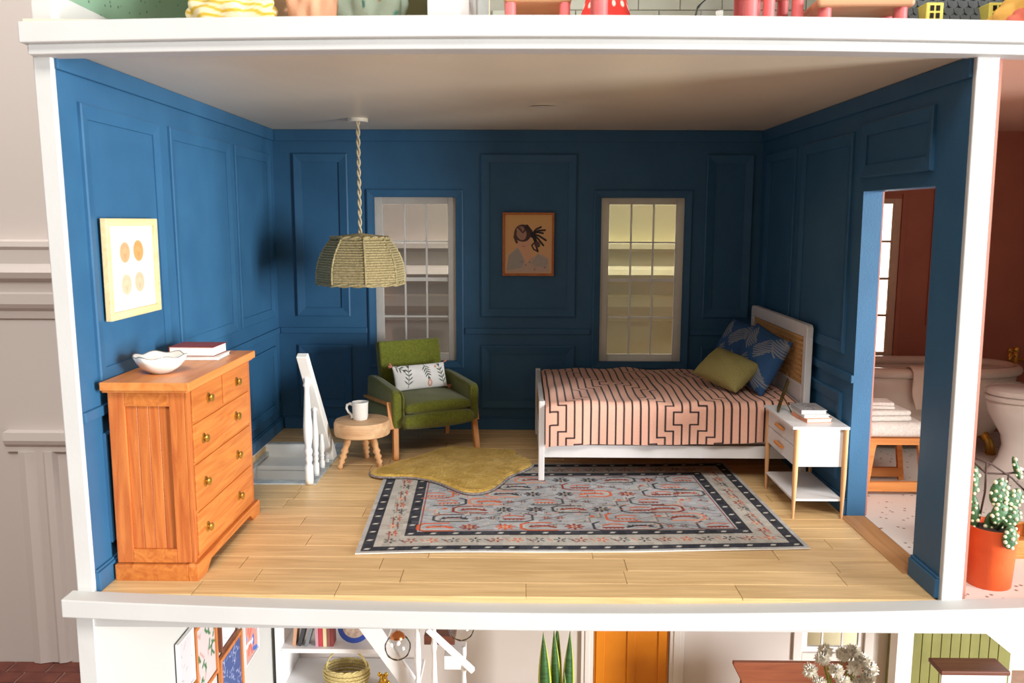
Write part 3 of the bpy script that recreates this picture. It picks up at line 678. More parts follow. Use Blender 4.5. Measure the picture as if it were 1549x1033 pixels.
cush('seat_cushion', .70, .80, .20, (0, -.06, .345), .02, t, .20); cush('seat_cushion', .66, .74, .16, (0, -.06, .465), .03, t, .22)
bk = MB().box(-.315, .315, -.055, .055, -.30, .33); o = bk.build('backrest', GREEN, t, bevel=.022, seg=4, smooth=True); o.location = (0, .27, .65); o.rotation_euler = (-.22, 0, 0)
# lumbar cushion with leaves
cv = Canvas(.54, .24, 180, 84, (226, 224, 220)); DK = (62, 74, 60)
def leaf_branch(x, y, L_, a, n=5, sgn=1):
    ex, ey = x + L_ * math.cos(a), y + L_ * math.sin(a); cv.line([(x, y), (ex, ey)], .005, DK)
    for k in range(n + 1):
        u = .15 + .85 * k / n; px, py = x + (ex - x) * u, y + (ey - y) * u
        for s_ in (-1, 1):
            b = a + s_ * (.85 if k < n else .3); l = .062 * (1 - .4 * k / n)
            for q in range(6):
                f = q / 6; cv.ell(px + l * (f + .1) * math.cos(b), py + l * (f + .1) * math.sin(b), .0045 * math.sin(PI * (f + .12)) + .0015, .0045 * math.sin(PI * (f + .12)) + .0015, DK)
leaf_branch(.12, .015, .19, 1.45, 4); leaf_branch(.31, .235, .13, -1.35, 4); leaf_branch(.50, .02, .18, 1.75, 4); leaf_branch(.02, .235, .08, -.6, 2)
cv.ell(.345, .045, .024, .034, (206, 150, 130)); cv.ell(.345, .045, .012, .02, (228, 212, 200)); cv.ell(.43, .20, .012, .012, (206, 150, 130))
ca, sa = math.cos(math.radians(29)), math.sin(math.radians(29))
def chp(x, y, z): return Vector((1.515 + x * ca - y * sa, 3.27 + x * sa + y * ca, z))
Mc = frameM(chp(.0, .03, .66), (sa * .9 + .05, -ca * .9, .35), (-.06, .1, 1))
t = thing('lumbar_cushion', 'white lumbar cushion with dark leaf sprigs and pink tassels on the green armchair', 'cushion', M=Mc)
pillow_mesh('cover', cv, .11, painted('cushion_cotton', .9, .4, 260), t, pinch=.03)
TS = mat('pink_tassel', (196, 130, 106), .9, (170, 104, 84), (80, 80, 80))
for sx in (-1, 1):
    for sy in (-1, 1):
        a = MB()
        for k in range(8):
            an = math.atan2(sy * .5, sx) + random.uniform(-.6, .6); l = random.uniform(.035, .055); a.tube([(sx * .262, sy * .112, 0), (sx * .262 + l * .6 * math.cos(an), sy * .112 + l * .6 * math.sin(an), .01), (sx * .262 + l * math.cos(an), sy * .112 + l * math.sin(an) - .008, random.uniform(-.01, .02))], .006, 5)
        a.build('tassel', TS, t, smooth='all')

# --- Persian rug
RWD, RDP = 2.957, 2.0
cv = Canvas(RWD, RDP, 560, 380, (176, 176, 174))
NAVY = (52, 54, 62); GRY = (178, 176, 172); BG2 = (180, 176, 168); ORG = (212, 96, 58); RUST = (140, 56, 44); SAL = (220, 140, 112); DKG = (74, 76, 80); CRM = (204, 192, 168)
def inset(d, c): cv.rect(d, RWD - d, d, RDP - d, c)
inset(.03, NAVY); inset(.105, BG2); inset(.29, NAVY); inset(.365, (170, 174, 178))
# mottling
nz = np.kron(rng.normal(0, 7, (38, 56)), np.ones((10, 10)))[:380, :560]; cv.a += nz[..., None]
def along(d, step, fn):
    n = int((RWD - 2 * d) / step)
    for k in range(n + 1):
        x = d + (RWD - 2 * d) * k / n; fn(x, d, 0, k); fn(x, RDP - d, 0, k)
    n = int((RDP - 2 * d) / step)
    for k in range(1, n): y = d + (RDP - 2 * d) * k / n; fn(d, y, 1, k); fn(RWD - d, y, 1, k)
def dash(x, y, v, k):
    c = (200, 196, 186); cv.ell(x, y, .018, .014, c); cv.line([(x - .02, y - .012), (x + .02, y + .012)], .006, c)
along(.067, .15, dash); along(.328, .15, dash)
def bord(x, y, v, k):
    c = [NAVY, RUST, ORG, DKG][k % 4]; r = .038
    for j in range(5):
        a = j * 2 * PI / 5 + k; cv.line([(x, y), (x + r * math.cos(a), y + r * math.sin(a))], .012, c)
    cv.ell(x, y, .012, .012, CRM)
    dx, dy = (.06, .02) if not v else (.02, .06)
    cv.line([(x + dx, y + dy), (x + dx * 1.5, y - dy)], .008, ORG if k % 2 else DKG); cv.line([(x - dx, y + dy * .5), (x - dx * .6, y - dy * 2)], .007, [CRM, RUST][k % 2])
along(.20, .135, bord)
def motif(x, y, kind, fl):
    s = fl
    def L(p, w_, c): cv.line([(x + a * s * 1.12, y + b * 1.12) for a, b in p], w_ * 1.2, c)
    if kind == 0:     # outlined curl with serrated leaf
        oc = random.choice([ORG, RUST, SAL, DKG]); L([(.11, -.06), (-.07, -.06), (-.11, -.03), (-.11, .04), (-.07, .07), (.08, .07)], .016, oc); L([(.10, -.045), (-.06, -.045), (-.09, -.02), (-.09, .03), (-.06, .055)], .006, CRM)
        c = random.choice([RUST, NAVY, ORG]); L([(-.05, 0), (.0, .012), (.06, .008), (.10, -.012)], .024, c)
        for k in range(6): L([(-.05 + k * .028, .0), (-.045 + k * .028, .026)], .007, c)
        L([(-.03, .0), (.06, .0)], .006, SAL)
    elif kind == 1:   # flower
        c = random.choice([ORG, RUST, SAL, NAVY]);
        for j in range(8): a = j * PI / 4; L([(0, 0), (.055 * math.cos(a), .042 * math.sin(a))], .016, c)
        cv.ell(x, y, .022, .017, CRM); cv.ell(x, y, .011, .009, c)
    elif kind == 2:   # bracket
        c = random.choice([DKG, RUST, NAVY, ORG]); L([(-.12, -.07), (.04, -.07), (.09, -.04), (.09, .05), (.05, .08)], .014, c); L([(-.10, .03), (-.02, .045), (.03, .02)], .013, ORG); L([(-.09, -.02), (.03, -.02)], .02, random.choice([RUST, SAL])); 
        for k in range(5): L([(-.08 + k * .025, -.02), (-.085 + k * .025, -.042)], .006, RUST)
    elif kind == 3:   # small star pair
        for ox in (-.05, .05):
            c = random.choice([DKG, NAVY, RUST])
            for j in range(6): a = j * PI / 3; cv.line([(x + ox, y), (x + ox + .03 * math.cos(a), y + .025 * math.sin(a))], .009, c)
            cv.ell(x + ox, y, .009, .008, SAL)
        L([(-.09, -.05), (.09, .055)], .006, DKG)
    elif kind == 4:   # double line path
        c = random.choice([(128, 110, 92), DKG, SAL]); L([(-.10, .08), (-.10, .0), (-.02, 0), (-.02, -.08), (.08, -.08)], .007, c); L([(-.085, .08), (-.085, .015), (-.005, .015), (-.005, -.065), (.08, -.065)], .005, CRM); cv.ell(x + .05, y + .03, .02, .016, ORG)
# vines linking the field
for k in range(9):
    y0 = .45 + k * .14; pts = [(.40 + i * .06, y0 + .045 * math.sin(i * .9 + k * 2)) for i in range(37)]
    cv.line(pts, .006, [DKG, (132, 96, 80)][k % 2], .7)
seq = [0, 3, 2, 1, 4, 0, 1, 2, 3, 0, 4, 2, 1]
j = 0; y = .445
while y < RDP - .43:
    i = 0; x = .49 + (j % 2) * .10
    while x < RWD - .45:
        motif(x, y, seq[(i * 3 + j * 5) % len(seq)], 1 if x < RWD / 2 else -1); x += .25 if (i + j) % 2 else .235; i += 1
    y += .178; j += 1
for k in range(230):
    x, y = random.uniform(.42, RWD - .42), random.uniform(.42, RDP - .42); l = random.uniform(.015, .04); c_ = random.choice([DKG, CRM, (150, 126, 104), SAL, RUST])
    cv.line([(x, y), (x + l, y), (x + l, y + l)], .007, c_)
cv.line([(.383, .383), (RWD - .383, .383), (RWD - .383, RDP - .383), (.383, RDP - .383), (.383, .383)], .008, RUST)
cv.noise(5)
zz = .011 + .0035 * np.sin(cv.X * 3.1) * np.exp(-(cv.Y / .25) ** 2) + .004 * np.exp(-((RWD - cv.X) / .12) ** 2 - (cv.Y / .15) ** 2)
pos = np.stack([cv.X, cv.Y + .008 * np.sin(cv.X * 2.2), zz], -1)
o = grid_obj('area_rug', cv, pos, painted('rug_print', .9, .35, 200), None, (0, 0, -.0085), (226, 222, 216))
o.location = (1.395, .576, 0.0); o.rotation_euler = (0, 0, math.radians(2.6)); tag(o, 'faded grey and rust patterned oriental rug with dark striped border in front of the bed', 'rug')
# --- sheepskin
out = [(1.195, 2.27), (1.28, 2.40), (1.40, 2.56), (1.58, 2.78), (1.70, 2.96), (1.83, 3.06), (2.05, 3.01), (2.25, 2.96), (2.40, 2.93), (2.43, 2.78), (2.56, 2.56), (2.48, 2.36), (2.36, 2.18), (2.30, 2.00), (2.22, 1.82), (2.12, 1.745), (2.02, 1.76), (1.92, 1.86), (1.80, 2.00), (1.68, 2.09), (1.54, 2.15), (1.38, 2.15), (1.26, 2.17)]
cx, cy = 1.9, 2.4
def smooth_loop(P, n):
    P = [Vector(p) for p in P]; m = len(P); r = []
    for i in range(m):
        p0, p1, p2, p3 = P[i - 1], P[i], P[(i + 1) % m], P[(i + 2) % m]
        for k in range(n):
            u = k / n; r.append(.5 * ((2 * p1) + (p2 - p0) * u + (2 * p0 - 5 * p1 + 4 * p2 - p3) * u * u + (3 * p1 - p0 - 3 * p2 + p3) * u ** 3))
    return r
lp = smooth_loop(out, 5)
t = thing('sheepskin', 'mustard yellow sheepskin lying over the rug corner before the armchair', 'sheepskin', (cx, cy, .016))
mb = MB(); rings = [(1.0, .002), (1.0, .014), (.975, .030), (.93, .036), (.8, .037), (.6, .039), (.4, .038), (.2, .039)]; n = len(lp); vs = []
for s_, z in rings:
    for p in lp: vs.append(((p.x - cx) * s_, (p.y - cy) * s_, z + (random.uniform(-.0015, .0015) if z > .02 else 0)))
fs = [(j * n + k, j * n + (k + 1) % n, (j + 1) * n + (k + 1) % n, (j + 1) * n + k) for j in range(len(rings) - 1) for k in range(n)]
vs.append((0, 0, .039)); fs += [((len(rings) - 1) * n + k, (len(rings) - 1) * n + (k + 1) % n, len(vs) - 1) for k in range(n)] + [tuple(range(n))[::-1]]
SHEEP = mat('mustard_fleece', (214, 180, 92), .95, (186, 150, 66), (14, 30, 14), bump=1.0, bscale=90, sheen=.2, spec=.1)
mb.add(vs, fs).build('hide', SHEEP, t, smooth='all')
MB().tube([((p.x - cx) * 1.003, (p.y - cy) * 1.003, .009) for p in lp], .010, 6, closed=True).build('edge_binding', mat('grey_binding', (156, 148, 146), .9, (110, 104, 104), (50, 50, 50), bump=.5), t, smooth='all')
fz = MB(); vs = []; fs = []
for k in range(14000):
    i = random.randrange(n); s_ = math.sqrt(random.random()) * .985; p = lp[i].lerp(lp[(i + 1) % n], random.random()); x, y = (p.x - cx) * s_, (p.y - cy) * s_
    z = .036 if s_ < .95 else .028; a = random.gauss(.5, .5); l = random.uniform(.02, .042); wd = .0028; b = len(vs)
    vs += [(x - wd * math.sin(a), y + wd * math.cos(a), z), (x + wd * math.sin(a), y - wd * math.cos(a), z), (x + l * math.cos(a), y + l * math.sin(a), z + random.uniform(.004, .012))]; fs.append((b, b + 1, b + 2))
tag(fz.add(vs, fs).build('pile', mat('mustard_pile', (226, 196, 112), .9, (198, 164, 80), (8, 8, 8)), t), kind='stuff')

# --- bed
BX0, BX1, BY0, BY1 = 2.60, 4.775, 2.13, 3.70
CANE = mat('cane', (150, 100, 54), .7, (96, 60, 30), (70, 70, 70), bump=.8, bscale=90, lo=.35, hi=.6)
t = thing('bed', 'white bed frame with cane panels in its headboard and footboard', 'bed', (BX0, BY0, .0125))
lx, ly = BX1 - BX0, BY1 - BY0
for y in (0, ly - .05): MB().box(0, .05, y, y + .05, 0.0, .665).build('leg', WHITEF, t, bevel=.008)
MB().box(0.005, .045, .05, ly - .05, .60, .655).build('footboard_rail', WHITEF, t, bevel=.005)
MB().box(0.005, .045, .05, ly - .05, .20, .30).build('footboard_rail', WHITEF, t, bevel=.005)
def cane_panel(x0, x1, y0, y1, z0, z1, n, name='cane_panel'):
    o = MB().box(x0 + .006, x1 - .006, y0, y1, z0, z1).build(name, CANE, t)
    g = MB(); st_ = .042
    k = y0 + st_
    while k < y1 - .01:
        g.box(x0, x0 + .006, k - .010, k + .010, z0, z1); k += st_
    k = z0 + st_
    while k < z1 - .01:
        g.box(x0 - .002, x0 + .006, y0, y1, k - .010, k + .010); k += st_
    tag(g.build('cane_weave', mat('cane_light', (232, 184, 124), .6, (206, 156, 98), (60, 60, 60)), o), kind='stuff')
cane_panel(.016, .034, .05, ly - .05, .30, .60, 6)
for y0, y1 in ((.0, .03), (ly - .03, ly)): MB().box(.05, lx - .06, y0 + .008, y1 - .002 if y0 == 0 else y1 - .008, .195, .30).build('side_rail', WHITEF, t, bevel=.004)
hx0, hx1 = lx - .055, lx
HT = 1.30
for y in (-.03, ly - .035): MB().box(hx0, hx1, y, y + .075, -.012, HT - .10).build('headboard_post', WHITEF, t, bevel=.008)
hb = MB().prism([(-.03, HT - .105), (ly + .04, HT - .105), (ly + .04, HT - .03), (ly + .02, HT - .005), (ly - .02, HT), (.01, HT), (-.015, HT - .01), (-.03, HT - .03)], hx0, hx1, 'yz')
hb.build('headboard_rail', WHITEF, t, bevel=.008)
cane_panel(hx0 + .014, hx1 - .014, .045, ly - .035, .80, HT - .105, 8)
MB().box(hx0, hx1, .045, ly - .035, .25, .80).build('headboard_panel', WHITEF, t, bevel=.004)
MB().box(.055, hx0 - .002, .03, ly - .03, .24, .29).build('slat_base', OAKX, t)
MB().box(.06, hx0 - .004, .035, ly - .035, .29, .60).build('mattress', mat('mattress_cotton', (226, 220, 212), .9), t, bevel=.05, seg=4)
# duvet: s runs far hem -> top -> near hem, u along the bed
U_L = 2.045; hemN, hemF, topw = .335, .30, ly - .02
S_L = hemF + topw + hemN
cv = Canvas(U_L, S_L, 420, 470, (238, 184, 162)); LN = (44, 34, 38)
# line pattern: stripes across the bed stepping round crosses
sp = .0665; sN = S_L - .235
crosses = [(.02, sN), (1.12, sN), (.57, sN - .80), (1.67, sN - .80), (.02, sN - 1.60), (1.12, sN - 1.60), (2.22, sN)]
h_ = .055; nl = int(U_L / sp) + 2
def lines_for(cx_, cs_):
    pass
cen = [cx_ for cx_, _ in crosses]
for k in range(-2, nl + 2):
    pts = []
    for s_ in np.arange(0, S_L + .01, .011):
        x = k
        for (cx_, cs_) in crosses:
            d = k + .5 - round(cx_ / sp); kk = abs(d)
            if kk < 5 and abs(s_ - cs_) < (kk + .5) * h_: x = k + math.copysign(1, d); break
        pts.append(((x + .5) * sp, float(s_)))
    q = [pts[0]]
    for p in pts[1:]:
        if abs(p[0] - q[-1][0]) > .001: q.append((q[-1][0], p[1]))
        q.append(p)
    cv.line(q, .0125, LN)
cv.noise(3)
X, S = cv.X, cv.Y
z_top = .665; r = .06
yy = np.zeros_like(S); zz = np.zeros_like(S)
def sect(s_):
    # returns (y from far edge decreasing, z)
    a = hemF - r * .57; b = a + r * PI / 2; c_ = S_L - hemN + r * .57 - r * PI / 2; d = c_ + r * PI / 2
    y = np.where(s_ < a, ly + .03, 0.); z = np.where(s_ < a, z_top - r - (a - s_), 0.)
    m = (s_ >= a) & (s_ < b); th = (s_ - a) / r; y = np.where(m, ly + .03 - r + r * np.cos(th), y); z = np.where(m, z_top - r + r * np.sin(th), z)
    m = (s_ >= b) & (s_ < c_); u = (s_ - b) / (c_ - b); y = np.where(m, (ly + .03 - r) * (1 - u) + (-.035 + r) * u, y); z = np.where(m, z_top, z)
    m = (s_ >= c_) & (s_ < d); th = (s_ - c_) / r; y = np.where(m, -.035 + r - r * np.sin(th), y); z = np.where(m, z_top - r + r * np.cos(th), z)
    m = s_ >= d; y = np.where(m, -.035, y); z = np.where(m, z_top - r - (s_ - d), z)
    return y, z
yy, zz = sect(S)
side = np.clip((zz - .30) / .3, 0, 1)
topm = np.clip((zz - (z_top - .03)) / .03, 0, 1)
wr_ = .010 * np.sin(X * 5.3 + 1.7 * np.sin(S * 3.1)) * np.sin(S * 6.5 + 1.3) + .006 * np.sin(X * 13 + S * 9) + .012 * np.exp(-((X - .75 - .25 * S) / .10) ** 2) * np.sin(S * 4) ** 2
zz = zz + topm * wr_ + topm * .018 * np.sin(np.clip((yy) / ly, 0, 1) * PI)
wv = .010 * np.sin(X * 9 + .6) + .006 * np.sin(X * 23 + 2)
near = (S > S_L - hemN) & (zz < z_top - .03); far = (S < hemF) & (zz < z_top - .03)
amp = np.clip((z_top - .03 - zz) / .3, 0, 1)
yy = yy - np.where(near, wv * amp + .012 * amp, 0) + np.where(far, wv * amp, 0)
zz = zz + np.where(near, amp * (.045 * X / U_L + .006 * np.sin(X * 4)), 0)
foot = np.clip((.06 - X) / .06, 0, 1); zz = zz - foot ** 2 * .02; 
XX = X + .055 - .0
t = thing('duvet', 'pink duvet with a black stepped line pattern covering the bed', 'duvet', (BX0, BY0, .012))
grid_obj('cover', cv, np.stack([XX, yy, zz], -1), painted('duvet_cotton', .9, .25, 180, sheen=.1), t, None)
# --- pillows on the bed
cvo = Canvas(.50, .34, 110, 76, (150, 142, 86)); cvo.a[(((np.arange(76)[:, None] // 2) + (np.arange(110)[None, :] // 2)) % 2) == 0] = (174, 166, 108); cvo.noise(4)
Mo = frameM((BX0 + 1.665, 2.70, .815), (-.75, -.55, .70), (.75, -.45, .45))
Mo = frameM((4.22, 2.60, .865), (-.45, -.50, .80), (.55, .25, .55))
t = thing('pillow', 'small knitted olive green pillow leaning on the blue pillows', 'pillow', M=Mo)
pillow_mesh('cover', cvo, .25, painted('olive_knit', .95, .8, 160), t, pinch=.05)
def ikat(seed):
    r2 = random.Random(seed); c = Canvas(.56, .52, 150, 140, (52, 90, 138)); G = (136, 140, 146)
    for k, (x, y, s_) in enumerate(((.13, .40, 1), (.36, .36, -1), (.20, .16, -1), (.44, .12, 1), (.50, .44, 1))):
        for i in range(9):
            yy_ = y - .08 + i * .02; l = .12 * (1 - abs(i - 4) / 5) + r2.uniform(0, .02); c.line([(x - l * .7, yy_ + s_ * .02), (x + l, yy_ - s_ * .02)], .013, G)
    c.noise(3); return c
t = thing('pillow', 'blue ikat pillow at the back, against the far side of the headboard', 'pillow', M=frameM((4.46, 3.27, .955), (-.88, -.22, .42), (.42, .05, .9)))
pillow_mesh('cover', ikat(3), .22, painted('ikat_cotton', .9, .3, 200), t, pinch=.06)
t = thing('pillow', 'blue ikat pillow at the front, nearest the nightstand', 'pillow', M=frameM((4.50, 2.62, .955), (-.84, -.32, .42), (.40, -.06, .9)))
pillow_mesh('cover', ikat(5), .22, painted('ikat_cotton', .9, .3, 200), t, pinch=.06)

# --- nightstand (front faces -x)
t = thing('nightstand', 'white nightstand with two drawers, tapered wooden legs and a low shelf', 'nightstand', (4.385, 1.30, 0))
nx, ny = .405, .72
MB().box(.0, nx, -.01, ny, .662, .682).build('top', WHITEF, t, bevel=.003)
MB().box(.045, nx - .012, .012, ny - .02, .385, .662).build('body', WHITEF, t, bevel=.002)
for z0, z1 in ((.390, .522), (.528, .658)):
    d = MB().box(.028, .045, .03, ny - .04, z0, z1).build('drawer', WHITEF, t, bevel=.003)
    y0 = ny * .36
    MB().tube([(.012, y0, (z0 + z1) / 2 + .005), (.012, y0 + .17, (z0 + z1) / 2 + .005)], .013, 10).build('handle', OAKX, d, smooth=True)
    for q in (.03, .14): MB().tube([(.012, y0 + q, (z0 + z1) / 2 + .005), (.03, y0 + q, (z0 + z1) / 2 + .005)], .006, 8).build('handle_post', OAKX, d)
for x in (.035, nx - .022):
    for y in (.005, ny - .03): MB().tube([(x, y, .662), (x, y, .30), (x, y, 0)], [.019, .019, .009], 16).build('leg', OAK, t, smooth=True)
MB().box(.03, nx - .02, .01, ny - .03, .130, .146).build('shelf', WHITEF, t, bevel=.002)
NZ = .683
book('book', 'lowest white book with an orange spine in the nightstand stack', (4.60, 1.545, NZ), .12, .19, .26, .03, (226, 150, 116), 'books on the nightstand')
book('book', 'middle thin white book in the nightstand stack', (4.595, 1.56, NZ + .0305), .05, .185, .25, .022, (230, 228, 224), 'books on the nightstand')
cvb = Canvas(.175, .24, 40, 56, (150, 146, 146)); 
for k in range(22): cvb.line([(random.uniform(0, .15), random.uniform(0, .21)), (random.uniform(0, .15), random.uniform(0, .21))], .005, random.choice([(90, 84, 88), (210, 206, 204), (120, 112, 112)]))
book('book', 'top book with a grey photographic cover in the nightstand stack', (4.585, 1.575, NZ + .053), .0, .185, .25, .032, (176, 172, 172), 'books on the nightstand', cv=cvb)
cvp = Canvas(.12, .21, 20, 34, (120, 110, 96)); cvp.ell(.055, .08, .03, .04, (190, 160, 130))
t = framed('photo_frame', 'small dark brass photo frame leaning back on the nightstand', frameM((4.47, 1.80, NZ + .125), (-.93, .27, .27), (.3, .0, .95)), .16, .25, .014, .014, mat('old_brass', (112, 92, 44), .35, (84, 66, 30), (40, 40, 40), metal=.9), cvp, cat='photo frame')
MB().bar((0.0, -.02, -.005), (0.0, -.105, -.09), .012, .008).build('stand', MATS['old_brass'], t)

# ------------------------------------------------------------------ bathroom things
t = thing('bath_bench', 'small oak bench with a white seat cushion seen through the doorway', 'bench', (5.15, 1.85, 0))
MB().box(0, .48, 0, .46, .405, .455).build('seat_frame', OAKX, t, bevel=.004)
for y in (.02, .42):
    MB().bar((.05, y, .41), (.005, y, .0), .045, .035).build('leg', OAKX, t, bevel=.003); MB().bar((.42, y, .41), (.47, y, .0), .045, .035).build('leg', OAKX, t, bevel=.003)
    MB().box(.0, .475, y - .02, y + .02, .03, .105).build('stretcher', OAKX, t, bevel=.003)
MB().bar((.08, .05, .40), (.16, .40, .08), .03, .025).build('brace', OAKX, t, bevel=.003)
TOW = mat('white_towel', (236, 230, 222), .95, (224, 216, 206), (50, 50, 50), bump=.7, bscale=130, sheen=.2)
MB().box(.0, .47, .01, .45, .457, .575).build('cushion', TOW, t, bevel=.045, seg=4, smooth=True)
def towel(name, label, loc, w, d, h, rz=0, group=None):
    t = thing(name, label, 'towel', loc, rz, group)
    pts = [(0, h * .12), (0, h * .42), (0, h * .58), (0, h * .88)]
    MB().box(-w / 2, w / 2, -d / 2, d / 2, 0, h * .48).build('lower_fold', TOW, t, bevel=h * .22, seg=3, smooth=True); MB().box(-w / 2 + .006, w / 2 - .004, -d / 2 + .004, d / 2, h * .5, h).build('upper_fold', TOW, t, bevel=h * .24, seg=3, smooth=True)
towel('folded_towel', 'larger folded white towel on the bench cushion', (5.34, 2.07, .577), .34, .32, .085, .05)
towel('folded_towel', 'smaller folded white towel on top of the towel pile', (5.30, 2.05, .664), .20, .2, .055, -.1)
# bathtub
t = thing('bathtub', 'pale roll-top bathtub under the bathroom window', 'bathtub', (6.22, 3.30, 0))
TUB = mat('tub_enamel', (226, 214, 202), .25, (220, 208, 196), (4, 4, 4), coat=.3)
def ov(rx, ry, z, n=48): return [(rx * math.copysign(abs(math.cos(2 * PI * k / n)) ** .75, math.cos(2 * PI * k / n)), ry * math.copysign(abs(math.sin(2 * PI * k / n)) ** .85, math.sin(2 * PI * k / n)), z) for k in range(n)]
ringsT = [ov(.55, .22, .14), ov(.68, .28, .18), ov(.78, .34, .32), ov(.83, .37, .55), ov(.85, .385, .76), ov(.80, .345, .77), ov(.77, .32, .55), ov(.66, .26, .28), ov(.4, .15, .22)]
vs = [v for r_ in ringsT for v in r_]; n = 48; fs = [(j * n + k, j * n + (k + 1) % n, (j + 1) * n + (k + 1) % n, (j + 1) * n + k) for j in range(len(ringsT) - 1) for k in range(n)] + [tuple(range(n))[::-1], tuple(range(8 * n, 9 * n))]
MB().add(vs, fs).build('basin', TUB, t, smooth='all')
MB().tube(ov(.845, .375, .775), .048, 10, closed=True).build('rolled_rim', TUB, t, smooth='all')
for sx in (-1, 1):
    for sy in (-1, 1): MB().tube([(sx * .5, sy * .18, .2), (sx * .56, sy * .22, .12), (sx * .58, sy * .23, .0)], [.05, .035, .045], 10).build('foot', BRASS, t, smooth='all')
MB().tube([(.85, -.03, .80), (.85, -.03, .93)], .022, 10).ball((.85, -.03, .95), .03).tube([(.85, -.03, .88), (.80, -.06, .90), (.76, -.08, .86)], .014, 8).build('tap', BRASS, t, smooth='all')
MB().tube([(.88, .12, .80), (.88, .12, .90)], .02, 10).ball((.88, .12, .92), .027).build('tap', BRASS, t, smooth='all')
# towel draped over the tub
cvt = Canvas(.30, .70, 30, 70, (228, 212, 198)); X, S = cvt.X, cvt.Y
s0 = .18; rr = .066
yv = np.where(S < s0, rr, np.where(S < s0 + PI * rr, rr * np.cos((S - s0) / rr), -rr - .02 * (S - s0 - PI * rr))); zv = np.where(S < s0, -(s0 - S), np.where(S < s0 + PI * rr, rr * np.sin((S - s0) / rr), -(S - s0 - PI * rr)))
t = thing('draped_towel', 'cream towel draped over the rim of the bathtub', 'towel', (5.93, 2.925, .775))
o = grid_obj('cloth', cvt, np.stack([X + .12 * np.maximum(0, -zv) + .01 * np.sin(S * 20), yv + .01 * np.sin(X * 40) * (zv < 0), zv], -1), painted('towel_cotton', .95, .6, 120, sheen=.2), t)
md = o.modifiers.new('thick', 'SOLIDIFY'); md.thickness = .010; md.offset = 0
# toilet
t = thing('toilet', 'glossy white toilet with closed lid behind the orange plant pot', 'toilet', (6.72, 2.45, 0))
PORC = mat('porcelain', (226, 220, 214), .08, (222, 216, 210), (3, 3, 3), coat=.6)
MB().lathe([(.25, 0), (.25, .02), (.215, .05), (.17, .14), (.150, .25), (.165, .34), (.22, .44), (.265, .54), (.28, .62), (.27, .64)], 40, Matrix.Diagonal((1.15, .92, 1, 1))).build('bowl', PORC, t, smooth=True)
MB().lathe([(.28, .64), (.295, .65), (.295, .675), (.28, .685)], 40, Matrix.Diagonal((1.15, .92, 1, 1))).build('seat', PORC, t, smooth=True)
MB().lathe([(.28, .69), (.29, .70), (.29, .735), (.26, .755), (.1, .76)], 40, Matrix.Diagonal((1.15, .92, 1, 1))).build('lid', PORC, t, smooth=True)
MB().box(.33, .60, -.27, .27, .5, 1.15).build('cistern', PORC, t, bevel=.03, seg=3); MB().box(.32, .61, -.28, .28, 1.15, 1.20).build('cistern_lid', PORC, t, bevel=.012)
MB().tube([(.25, 0, .12), (.46, 0, .14), (.46, 0, .52)], .09, 14).build('base', PORC, t, smooth=True)
t = thing('paper_holder', 'small brass paper holder arm on the terracotta wall', 'holder', (7.40, 3.93, .76))
MB().lathe([(.03, 0), (.03, .01), (.015, .015), (.012, .07)], 16, Matrix.Rotation(PI / 2, 4, 'X')).build('mount', BRASS, t, smooth=True)
MB().tube([(-.03, -.07, 0), (.14, -.07, 0)], .014, 10).ball((-.035, -.07, 0), .024).build('arm', BRASS, t, smooth=True)
# potted plant
t = thing('potted_cactus', 'white spotted green cactus in a bright orange pot at the bathroom front', 'plant', (5.235, .22, 0))
MB().lathe([(.118, 0), (.122, .006), (.14, .355), (.143, .36), (.132, .36), (.128, .335), (.002, .33)], 40).build('pot', mat('orange_pot', (222, 92, 34), .55, (214, 84, 30), (8, 8, 8), bump=.1), t, smooth=True)
MB().lathe([(.127, .325), (.10, .338), (.002, .34)], 24).build('soil', mat('soil', (60, 44, 36), .95, (40, 30, 26), (60, 60, 60), bump=.8), t)
LEAF = mat('cactus_green', (60, 104, 58), .5, (44, 82, 46), (30, 30, 30), bump=.3); DOT = mat('cactus_spots', (222, 228, 196), .6, (206, 214, 178), (90, 90, 90))
def pad(x, y, z, rx, rz, nd, seed, tilt=0.0, ry=.018):
    r3 = random.Random(seed); M = Matrix.Translation((x, y, z)) @ Matrix.Rotation(tilt, 4, 'Y')
    mb = MB(); pr = [(max(1e-4, math.sin(PI * k / 12) * (1 + .12 * math.cos(PI * k / 12))), -math.cos(PI * k / 12)) for k in range(13)]
    mb.lathe(pr, 20, M @ Matrix.Diagonal((rx, ry, rz, 1))); o = mb.build('leaf', LEAF, t, smooth='all'); d = MB(); put = []
    for _ in range(400):
        u, v = r3.uniform(-.95, .95), r3.uniform(-.95, .95)
        if u * u + v * v > .95 or any(math.hypot((u - a) * rx, (v - b) * rz) < .026 for a, b in put): continue
        put.append((u, v))
        if len(put) > nd: break
        w_ = math.sqrt(max(0, 1 - u * u - v * v)); q = M @ Vector((u * rx, -w_ * ry, v * rz)); d.ball(q, r3.uniform(.008, .0125), 8)
    d.build('leaf_spots', DOT, o, smooth='all')['kind'] = 'stuff'
for a in ((-.10, .03, .43, .034, .10, 9, 1, -.1), (-.115, .03, .61, .030, .10, 9, 2, .05), (.02, .0, .56, .055, .085, 14, 3, .1), (.105, .0, .52, .052, .07, 12, 4, .6), (.03, -.02, .43, .06, .08, 14, 5, 0), (.095, -.03, .42, .045, .06, 9, 6, .3), (.0, .02, .36, .04, .07, 8, 9, -.1),
          (.015, -.155, .345, .042, .075, 12, 7, 0), (.12, .02, .70, .018, .075, 6, 8, -.35), (.19, .0, .56, .02, .06, 5, 10, .1)): pad(*a)
